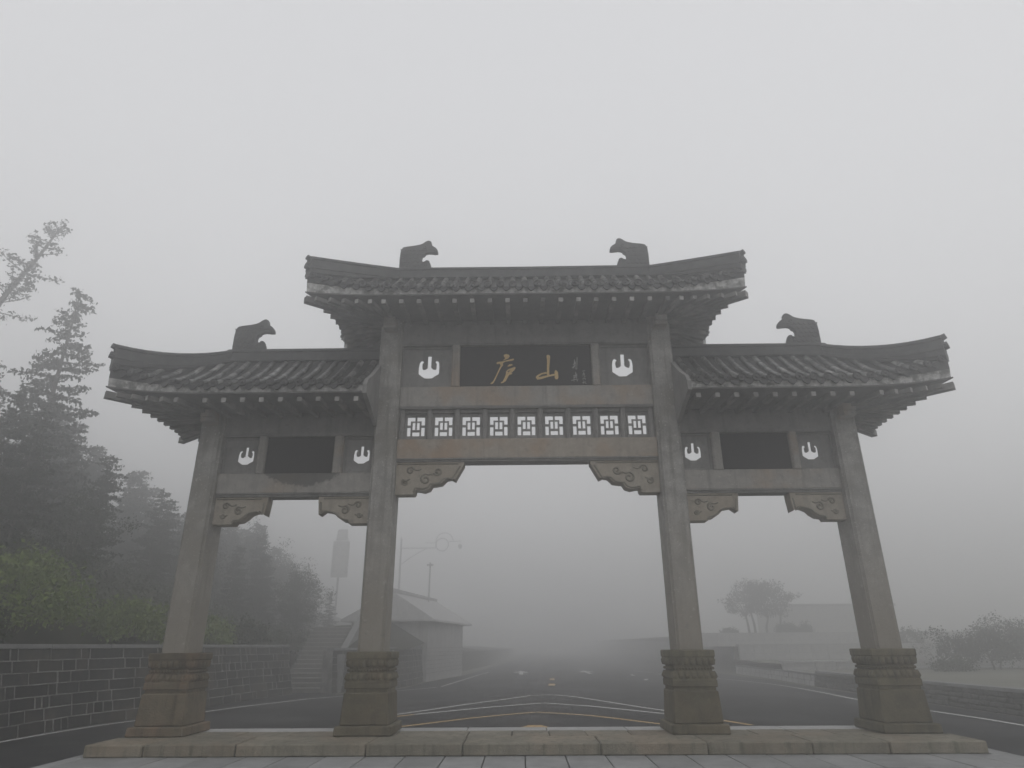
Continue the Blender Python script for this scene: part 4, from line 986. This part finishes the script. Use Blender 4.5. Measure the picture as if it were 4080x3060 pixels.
pa['label'] = 'dim conifer above the left stone wall, second top from the frame edge'
pb['label'] = 'dim slim conifer above the left stone wall, first top from the frame edge'
pc['label'] = 'dim broadleaf tree above the left stone wall, eighth top from the frame edge'

pa.scale = (.82,)*3; pb.scale = (.72,)*3; pc.scale = (.58,)*3
# undergrowth on the slope: nobody could count it
b = MB()
for _ in range(4200):
    y = rnd.uniform(-8, 34); x = edge_x(y)-.3-rnd.random()**1.5*16
    if -10.6 < x < -6.8 and 14.4 < y < 25: continue
    if y < 9 and edge_x(y)-x < 2.2: continue
    clump(b, (x, y, hill_z(x,y)+rnd.uniform(0,.45)), .28, 12, .06, rnd, .1)
tag(b.build('undergrowth', M['leaf_mid'], fix=False), kind='stuff')
bs_ = [('rounded green bush, largest of those above the left stone wall', (-12.3,3.2), 1.55,1.5,2.0, 31, 'leaf_green', 330),
       ('bright green bush above the wall just left of the outer column', (-11.55,6.7), 1.05,1.3,1.15, 32, 'leaf_green', 230),
       ('low dark bush overhanging the wall at the left frame edge', (-11.6,.6), .95,1.1,1.0, 33, 'leaf_mid', 170),
       ('dull bush above the wall just right of the outer left column', (-11.0,10.6), .95,1.3,1.0, 34, 'leaf_green', 170),
       ('small foggy bush at the wall end beside the stairs', (-10.7,13.4), .8,1.0,.95, 35, 'leaf_mid', 120),
       ('tall thin-leaved bush behind the rounded green bush', (-14.0,2.6), 1.2,1.2,2.3, 36, 'leaf_mid', 200)]
for lab, (x,y), rx, ry, h, sd, lm, n_ in bs_:
    plant('bush', lab, 'bush', bush(rx, ry, h, sd, n_, .06), (x,y,ground(x,y)+.05), M[lm], 'stem', 'foliage')
# right-hand garden
plant('small_tree', 'small flat-topped tree with thin trunk on the right lawn, left of a wider one', 'tree', broad(1.65,1.0,41,nl=14,low=.42,leafs=.055,dens=150), (20.1,20.2,.4), M['leaf_dark'])
plant('small_tree', 'wide bushy small tree with split trunk on the lawn at far right', 'tree', broad(1.72,1.35,42,nl=15,stems=2,low=.36,leafs=.055,dens=150), (21.75,20.0,.38), M['leaf_dark'])
plant('garden_tree', 'taller hazy tree behind the wide bushy tree at the right edge', 'tree', broad(2.2,1.4,43,nl=18,low=.3,leafs=.045,dens=330), (24.6,22.5,.5), M['leaf_mid'])
plant('garden_shrub', 'dark shrub cut off by the right frame edge', 'shrub', bush(1.1,1.1,1.5,44,150,.06), (22.3,16.5,.42), M['leaf_mid'], 'stem', 'foliage')
plant('garden_shrub', 'hazy round shrub just right of the outer right column', 'shrub', bush(1.3,1.3,1.9,45,150,.06), (24.3,31.6,.72), M['leaf_mid'], 'stem', 'foliage')
plant('garden_shrub', 'low clipped shrub on the lawn below the small flat-topped tree', 'shrub', bush(.9,.7,.6,46,110,.05), (18.9,18.5,.42), M['leaf_mid'], 'stem', 'foliage')
plant('terrace_tree', 'left tree of the foggy clump, trunk leaning left', 'tree', broad(4.0,1.45,51,nl=13,low=.42,leafs=.09,dens=120,lean=-.12), (18.7,45,2.3), M['leaf_dark'])
plant('terrace_tree', 'tallest twin-trunked tree in the middle of the foggy clump', 'tree', broad(4.35,1.6,52,nl=15,stems=2,low=.42,leafs=.09,dens=120), (19.7,45.4,2.3), M['leaf_dark'])
plant('terrace_tree', 'right tree of the foggy clump with twigs reaching right', 'tree', broad(4.0,1.5,53,nl=14,low=.38,leafs=.09,dens=110,lean=.15), (21.3,45.2,2.3), M['leaf_dark'])
plant('terrace_shrub', 'round clipped shrub under the right tree of the foggy clump', 'shrub', bush(.85,.85,.95,54,130,.06), (21.2,43.6,2.3), M['leaf_mid'], 'stem', 'foliage')
plant('terrace_shrub', 'low round shrub on the terrace left of the tree clump', 'shrub', bush(.65,.65,.5,55,90,.06), (16.6,43.6,2.3), M['leaf_mid'], 'stem', 'foliage')
plant('terrace_shrub', 'spiky shrub on the terrace right of the tree clump', 'shrub', bush(.6,.6,.9,56,80,.07), (22.9,44,2.3), M['leaf_mid'], 'stem', 'foliage')

# ------------------------------------------------------------------ haze: one closed box of even fog round everything
b = MB(); b.box(-186, 186, -66, 206, -1.6, 20.0)
hz = b.build('haze', M['soil']); hz.data.materials.clear()
hm = bpy.data.materials.new('fog'); hm.use_nodes = True; t = hm.node_tree; t.nodes.clear()
ho = t.nodes.new('ShaderNodeOutputMaterial'); hv = t.nodes.new('ShaderNodeVolumePrincipled')
hv.inputs['Color'].default_value = (.95, .95, .95, 1); hv.inputs['Density'].default_value = HAZE; hv.inputs['Anisotropy'].default_value = .78
t.links.new(hv.outputs[0], ho.inputs['Volume']); hz.data.materials.append(hm); tag(hz, kind='stuff')
